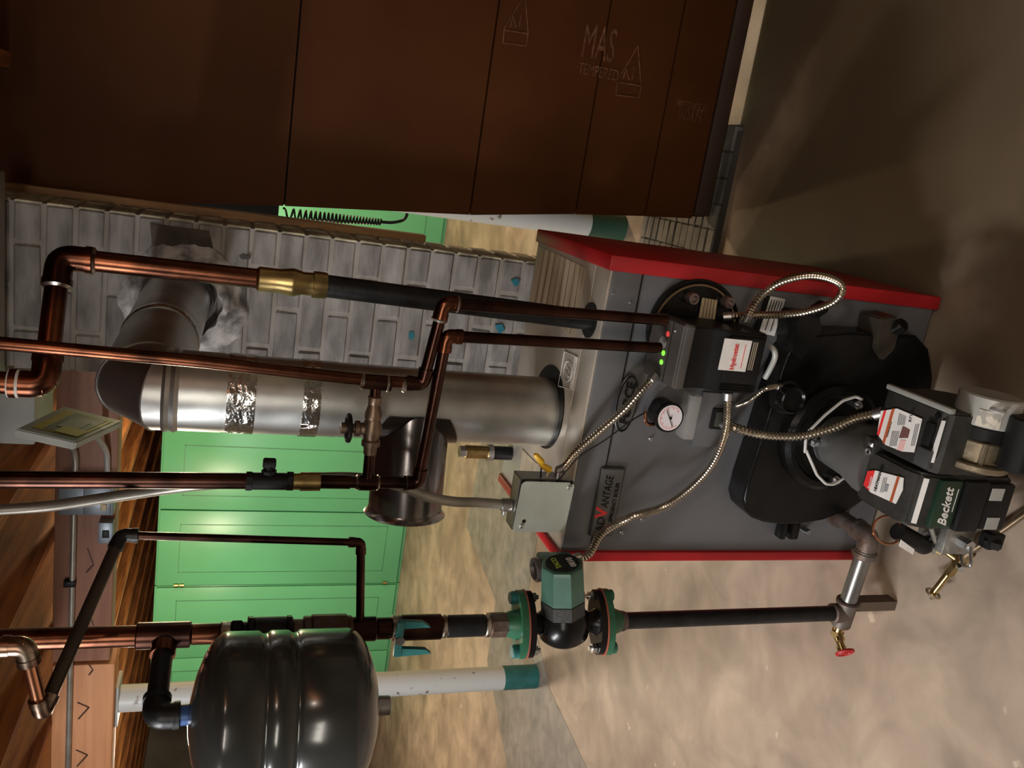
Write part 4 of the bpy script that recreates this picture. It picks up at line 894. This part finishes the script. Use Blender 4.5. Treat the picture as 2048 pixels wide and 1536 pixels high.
mb=MB(); mb.lathe([(-.036,.020),(-.034,.040),(-.024,.050),(.010,.052),(.022,.047),(.030,.044)],cm,md,40); build('volute',mb,BLK,cp_,smooth=50)
mb=MB(); mb.cyl(cm+V((0,0,-.05)),cm+V((0,0,.05)),.024,24); build('inlet_body',mb,BLK,cp_)
mb=MB(); mb.lathe([(.026,.041),(.030,.047),(.060,.047),(.062,.044)],cm,md,8); build('motor_base',mb,DGR,cp_,smooth=20)
mb=MB(); mb.lathe([(.060,.043),(.062,.046),(.128,.044),(.135,.041),(.137,.036),(.137,0)],cm,md,8,cap=False); mt=build('motor_can',mb,GRNM,cp_,smooth=20)
fc_=cm+md*.1375
mb=MB(); mb.lathe([(0,.033),(.0012,.033),(.0014,0)],fc_,md,32,cap=False); nb=build('end_label',mb,BLKM,mt)
rv=V((.45,.55,-.75)); rv=(rv-md*rv.dot(md)).normalized(); uv=md.cross(rv)
rvv=V((-md.y,md.x,0)).normalized(); uvv=md.cross(rvv)
text('0010',.017,fc_+md*.0018-rvv*.022+uvv*(-.022),rvv,uvv,WHT,nb,ext=.0003,bold=.0004); text('TACO',.014,fc_+md*.0018-rvv*.018+uvv*.008,rvv,uvv,mat('yellow green print',(.35,.48,.05),.5),nb,ext=.0003,bold=.0006)
# data label on the can and the wiring box
bxc=PY(1110,1131,1.415)
mb=MB(); mb.box(bxc-V((.024,.026,.040)),bxc+V((.020,.026,.036)),.006); wb=build('wiring_box',mb,GRNM,cp_)
mb=MB(); mb.lathe([(0,.025),(.012,.025),(.014,.020),(.006,.016),(.006,0)],bxc+V((-.006,-.004,.034)),(-.15,-.05,1),26,cap=False); build('knockout_plug',mb,mat('brown grey cap',(.12,.10,.09),.4,.4),wb)
# pipe below the pump and the bottom tee
lp=thing('black_drop_pipe','straight black iron pipe below the circulator pump','pipe',(XM,YM,.13))
bt=V((-.855,YM,.128))
mb=MB(); mb.cyl(bt+V((0,0,.02)),(XM,YM,cz0-.040),.0172,22); build('iron_pipe',mb,BLKP,lp)
mb=MB(); mb.lathe([(0,.019),(.006,.021),(.012,.019)],(XM,YM,cz0-.055),(0,0,1),20); build('thread_ring',mb,IRON,lp)
rt=thing('return_elbow','rusty iron pipe and fittings along the floor joining the drop pipe to the boiler','pipe',(-.75,1.34,.12))
B1=V((-.652,1.335,.142)); B0=V((-.652,1.462,.142)); T1=bt
mb=MB(); mb.tube([B1,T1],.0185,20); build('iron_pipe',mb,mat('grey iron pipe',(.20,.19,.17),.35,.7,scale=20,var=.15),rt)
mb=MB(); mb.cyl(B0,B1,.0185,20); elbow_fit(mb,B0,B1,T1,.0185,.036); build('elbow',mb,IRON,rt)
mb=MB(); dv=(T1-B1).normalized(); mb.cyl(B1+dv*.034,B1+dv*.052,.0265,18,bev=.003); build('ring',mb,IRON,rt)
mb=MB(); mb.cyl(B0+V((0,-.03,0)),B0+V((0,-.012,0)),.027,8); build('ring',mb,IRON,rt)
mb=MB(); mb.cyl(T1-dv*.032,T1+dv*.034,.0225,18,bev=.003); mb.cyl(T1,T1+V((0,0,.036)),.0225,18,bev=.003); mb.cyl(T1-dv*.036,T1-dv*.024,.026,16,bev=.003); build('tee',mb,IRON,rt)
mb=MB(); mb.box((T1.x+.012,T1.y-.016,0),(T1.x+.035,T1.y+.016,.108)); build('support_block',mb,mat('dark block',(.09,.06,.04),.7),rt)
# drain valve with red wheel
dvv=thing('drain_valve','brass drain valve with small red hand wheel at the foot of the black pipe','valve',tuple(T1+dv*.03))
a=T1+dv*.034; 
mb=MB(); mb.cyl(a,a+dv*.022,.012,12); mb.hexa(a+dv*.016,a+dv*.030,.015); mb.lathe([(0,.011),(.02,.009),(.035,.008),(.038,.011),(.044,.011)],a+dv*.026,dv+V((-.1,-.25,-.55)),12); build('valve_body',mb,BRASS,dvv)
wd=V((-.62,-.25,.42)).normalized(); wc=PY(1690,1305,1.33)
mb=MB(); mb.cyl(a+dv*.02,wc,.0055,10); mb.lathe([(0,.010),(.02,.010),(.024,.006)],a+dv*.02,(wc-a-dv*.02),10); build('stem',mb,BRASS,dvv)
wd=(wc-a-dv*.02).normalized()
mb=MB(); mb.torus(wc,wd,.018,.0042,24,8); mb.cyl(wc-wd*.004,wc+wd*.004,.006,10)
for k in range(5):
    sd=Quaternion(wd,k*2*PI/5)@wd.orthogonal().normalized(); mb.tube([wc,wc+sd*.018],.0026,6)
build('hand_wheel',mb,RED,dvv)['label']='red hand wheel'
# =================================================================== JUNCTION BOX
jb=thing('junction_box','square grey metal junction box with open edge hanging over the boiler corner','box',(-.628,1.43,.82))
q=[PY(px,py,1.405) for px,py in ((1046,965),(1141,968),(1131,1062),(1033,1062))]
cx=sum(v.x for v in q)/4; czz=sum(v.z for v in q)/4; hw=.0545
yb0,yb1=1.418,1.458
mb=MB(); mb.box((cx-hw,yb1-.002,czz-hw),(cx+hw,yb1,czz+hw)); 
for (lo,hi) in (((cx-hw,yb0,czz-hw),(cx-hw+.0018,yb1,czz+hw)),((cx+hw-.0018,yb0,czz-hw),(cx+hw,yb1,czz+hw)),((cx-hw,yb0,czz+hw-.0018),(cx+hw,yb1,czz+hw)),((cx-hw,yb0,czz-hw),(cx+hw,yb1,czz-hw+.0018))): mb.box(lo,hi)
build('box_body',mb,GALVD,jb)
mb=MB(); rp=[]; hh=hw+.001; rc=.010
for (sx_,sz_,a0) in ((1,1,0),(-1,1,1),(-1,-1,2),(1,-1,3)):
    for k in range(6):
        an=(a0+k/5)*PI/2; rp.append(V((cx+sx_*(hh-rc)+rc*math.cos(an),yb0-.010,czz+sz_*(hh-rc)+rc*math.sin(an))))
mb.prism(rp,(0,-.0016,0)); mb.b.transform(Matrix.Translation(V((cx,yb0,czz)))@Matrix.Rotation(-.07,4,'Z')@Matrix.Translation(-V((cx,yb0,czz))))
cvv=build('cover_plate',mb,BOXG,jb)
for (dx,dz) in ((-.043,.040),(.044,-.044)):
    mb=MB(); p=V((cx+dx,yb0-.0118+(-.07*dx),czz+dz)); mb.lathe([(0,.0045),(.003,.0042),(.005,0)],p,(0,-1,0),12,cap=False); build('screw',mb,STEEL,cvv)
    mb=MB(); mb.cyl(p+V((.011,.000,-.004)),p+V((.011,-.0016,-.004)),.004,10); build('slot',mb,BLK,cvv)
mb=MB(); fe=PY(1115,957,1.44); mb.cyl((cx+hw-.004,1.44,fe.z),(cx+hw+.014,1.44,fe.z),.009,10); build('connector',mb,STEEL,jb)
# bracket that carries the box: conduit down into its top
cj=thing('conduit','grey metal conduit curving down beside the copper riser into the junction box','conduit',(cx,1.44,czz+hw))
pts=[PY(-20,1021,1.50),PY(100,1012,1.50),PY(250,990,1.47),PY(380,972,1.44),PY(520,962,1.425),PY(700,955,1.42),PY(800,972,1.42),PY(850,992,1.42),PY(905,1003,1.43),V((PY(960,1006,1.435).x,1.437,PY(960,1006,1.435).z)),V((PY(1030,1010,1.44).x,1.44,czz+hw+.001))]
mb=MB(); mb.tube(resample(spline(pts),.012),.0098,14); build('tube',mb,CONDM,cj)
e=pts[-1]; mb=MB(); mb.cyl(e,e+V((0,0,.022)),.0135,12,bev=.002); mb.cyl(e+V((-.02,0,.014)),e+V((0,0,.014)),.004,8); build('connector',mb,GALVD,cj)
# wire nuts
for k,(px,py,dx) in enumerate(((1077,917,-.3),(1090,934,.1))):
    p=PY(px,py,1.43); base=V((cx+hw-.002,1.43,p.z-.012+.004*k))
    t=thing('wire_nut',('orange-yellow wire nut on a lead, the upper of two above the junction box','yellow wire nut on a lead, the lower of two beside the junction box')[k],'wire nut',tuple(base))
    mb=MB(); dd=(V((.5,-.1,.8+dx))).normalized(); mb.lathe([(-.014,.0065),(-.010,.0072),(.010,.0052),(.014,.003),(.014,0)],p,dd,10); build('cap',mb,YEL,t)
    mb=MB(); mb.tube(spline([(cx+hw-.018,1.422,p.z-.02),base,p-dd*.013]),.0016,6); build('wire',mb,BLKM if k==0 else mat('cream wire',(.7,.6,.4),.5),t)
# =================================================================== ARMOURED CABLES
def cable(label,pts,r,origin=None,connA=None,pitch=.0065,amp=.13,name='armoured_cable'):
    t=thing(name,label,'cable',tuple(pts[0])); mb=MB(); flexhose(mb,pts,r,pitch,amp); build('hose',mb,FLEX,t)
    for p,q in ((pts[0],pts[1]),(pts[-1],pts[-2])):
        dd=(V(q)-V(p)).normalized(); mb=MB(); mb.cyl(V(p)-dd*.004,V(p)+dd*.014,r*1.35,10,bev=.0015); build('end_clamp',mb,GALVD,t)
    return t
ca=[V((cx+hw+.012,1.44,fe.z)),PY(1128,935,1.435),PY(1155,902,1.42),PY(1200,862,1.40),PY(1250,818,1.385),PY(1285,778,1.385),PY(1310,752,1.39)]
cable('armoured cable from the junction box up to the controller head',ca,.0072)
mb=MB(); mb.tube(spline([PY(1112,965,1.42),PY(1130,945,1.41),PY(1160,912,1.405),PY(1210,880,1.40),PY(1262,842,1.395),PY(1290,825,1.40)]),.0014,6)
solo('thin_wire','thin dark wire running under the armoured cable above the oval badge','wire',mb,BLKM,PY(1130,945,1.41))
cb=[wp for wp in (bxc+V((.018,-.005,-.040)),PY(1178,1108,1.405),PY(1205,1066,1.405),PY(1260,1035,1.385),PY(1330,1012,1.40),PY(1390,968,1.40),PY(1430,920,1.395),PY(1452,860,1.39),V((PY(1458,800,1.385).x,1.385,.545)))]
cb[-1]=PY(1456,787,1.385)
cable('long armoured cable sweeping from the pump across the grey front to the controller',cb,.0078,pitch=.006,amp=.09)
cl_=[PY(1492,640,1.39),PY(1515,600,1.375),PY(1560,565,1.36),PY(1620,551,1.35),PY(1668,560,1.345),PY(1685,580,1.345),PY(1665,605,1.35),PY(1610,624,1.365),PY(1550,630,1.385),PY(1490,630,1.40),PY(1450,634,1.42)]
cable('looped armoured cable bulging over the right red panel beside the controller',cl_,.0072,pitch=.006)
cdn=[PY(1448,848,BY0-.012),PY(1478,858,1.40),PY(1530,870,1.365),PY(1600,872,1.33),PY(1660,858,1.30),PY(1710,838,1.275),PY(1762,826,1.235)]
cable('armoured cable from the switch plate down to the oil burner',cdn,.0088,pitch=.0075,amp=.16)
ce=[PY(1470,812,BY0-.006),PY(1500,800,1.40),PY(1530,778,1.385),PY(1562,772,YD-.008)]
cable('short armoured cable between switch plate and observation port',ce,.005,pitch=.005)
# grey hose behind the controller
mb=MB(); mb.tube(resample(spline([PY(1536,690,1.40),PY(1548,700,1.385),PY(1550,715,1.385),PY(1540,738,1.39),PY(1530,756,YD-.004)]),.006),.006,10)
solo('grey_hose','short smooth grey hose bending below the controller','hose',mb,LGR,PY(1536,690,1.40))
# =================================================================== relief fitting behind the boiler
rf=thing('relief_fitting','brass and black pipe fitting standing up behind the boiler left of the stove pipe','fitting',tuple(PY(1020,908,1.80)))
p0=PZ(1035,905,.813); p0.y=1.84; p0=V((PY(1000,906,1.84).x,1.84,.8135))
zz=lambda px: PY(px,906,1.84).z
mb=MB(); mb.cyl(p0,(p0.x,1.84,zz(982)),.017,18); build('black_nipple',mb,BLKP,rf)
mb=MB(); mb.cyl((p0.x,1.84,zz(984)),(p0.x,1.84,zz(974)),.021,18); build('white_ring',mb,STEEL,rf)
mb=MB(); mb.cyl((p0.x,1.84,zz(976)),(p0.x,1.84,zz(930)),.0165,18); build('brass_body',mb,BRASS,rf)
mb=MB(); mb.hexa((p0.x,1.84,zz(932)),(p0.x,1.84,zz(918)),.015); build('silver_cap',mb,STEEL,rf)
# =================================================================== ELECTRICS ON THE BEAM
t=thing('beam_conduit','long thin metal conduit running along the face of the ceiling beam','conduit',(-2.8,3.09,1.99))
zc_=PY(139,1400,3.088).z
mb=MB(); mb.tube([(-6.9,3.088,zc_),(-1.43,3.088,zc_),],.0105,12); build('tube',mb,CONDM,t)
mb=MB(); mb.tube(resample(spline([(-1.30,3.088,zc_),(-1.22,3.088,zc_),(-1.16,3.06,zc_+.02),(-1.10,2.95,zc_+.10)]),.01),.012,12); build('tube',mb,CONDM,t)
for py in (1168,): 
    p=PY(139,py,3.08); mb=MB(); mb.box((p.x-.012,3.074,p.z-.02),(p.x+.012,3.099,p.z+.02),.002); build('strap',mb,BLKM,t)
mb=MB(); a=PY(180,870,3.08); mb.tube(resample(spline([PY(183,868,2.9),PY(198,880,3.0),PY(213,905,3.075),PY(215,950,3.085)]),.01),.010,12); solo('white_conduit','short white conduit bending from the hanging box down the beam','conduit',mb,LGR,a)
b0=PY(117,975,3.06); b1=PY(228,1022,3.06)
sbx=thing('switch_box','blue-grey electrical switch box on the beam behind the copper riser','electrical box',(b0.x-.05,3.09,b1.z))
BG=mat('blue grey box paint',(.20,.23,.26),.4,.4,scale=12)
mb=MB(); mb.box((b1.x-.005,3.03,b1.z),(b0.x+.03,3.098,b0.z-.004),.004); build('body',mb,BG,sbx)
mb=MB(); mb.box((b1.x+.0,3.022,b1.z+.008),(b0.x+.02,3.031,b0.z-.085),.003); build('cover',mb,BG,sbx)
mb=MB(); mb.box((b1.x+.02,3.016,b1.z+.02),(b1.x+.045,3.023,b1.z+.04),.002); build('toggle',mb,GOLD,sbx)
c0=PY(198,1042,3.07); c1=PY(226,1084,3.07)
ot=thing('outlet_box','small grey outlet box on the beam just left of the switch box','electrical box',((c0.x+c1.x)/2,3.09,c1.z))
mb=MB(); mb.box((c1.x,3.055,c1.z),(c0.x,3.098,c0.z),.003); build('body',mb,BG,ot)
mb=MB(); mb.box((c1.x+.025,3.050,c1.z+.012),(c0.x-.03,3.056,c0.z-.014),.002); build('receptacle',mb,BLKM,ot)
# hanging panel with yellow label
hp=thing('hanging_panel','tilted grey enclosure door with yellow label hanging beside the stove pipe elbow','panel',tuple(PY(140,850,2.2)))
q=[PY(32,857,1.98),PY(126,812,2.32),PY(246,842,2.32),PY(153,884,1.98)]
nrm=(q[1]-q[0]).cross(q[3]-q[0]).normalized()
if nrm.dot(CAM-q[0])>0: nrm=-nrm
mb=MB(); mb.prism(q,nrm*.02); bmesh.ops.bevel(mb.b,geom=list(mb.b.edges),offset=.003,segments=2,affect='EDGES'); build('door_plate',mb,HANG,hp)
def inq(u,v,o=.001): return q[0].lerp(q[1],u).lerp(q[3].lerp(q[2],u),v)-nrm*o
def sub(u0,u1,v0,v1,m,name,o=.0006): mb=MB(); mb.prism([inq(u0,v0,o),inq(u1,v0,o),inq(u1,v1,o),inq(u0,v1,o)],-nrm*.0006); return build(name,mb,m,hp)
sub(.12,.88,.14,.9,YLAB,'yellow_label'); sub(.16,.84,.30,.84,mat('dark grey print',(.09,.09,.085),.5),'label_panel',.0014); sub(.3,.62,.4,.72,mat('mid grey print',(.25,.25,.24),.5),'label_square',.0022); sub(.12,.34,.5,.9,YLAB,'yellow_stripe',.003)
a=PY(2,800,2.2); 
mb=MB(); mb.box((-.90,2.36,1.965),(-.70,2.60,2.235),.004)
solo('metal_enclosure','large dull grey metal enclosure under the joists left of the supply pipe','electrical box',mb,HANG,(-.8,2.48,1.965))
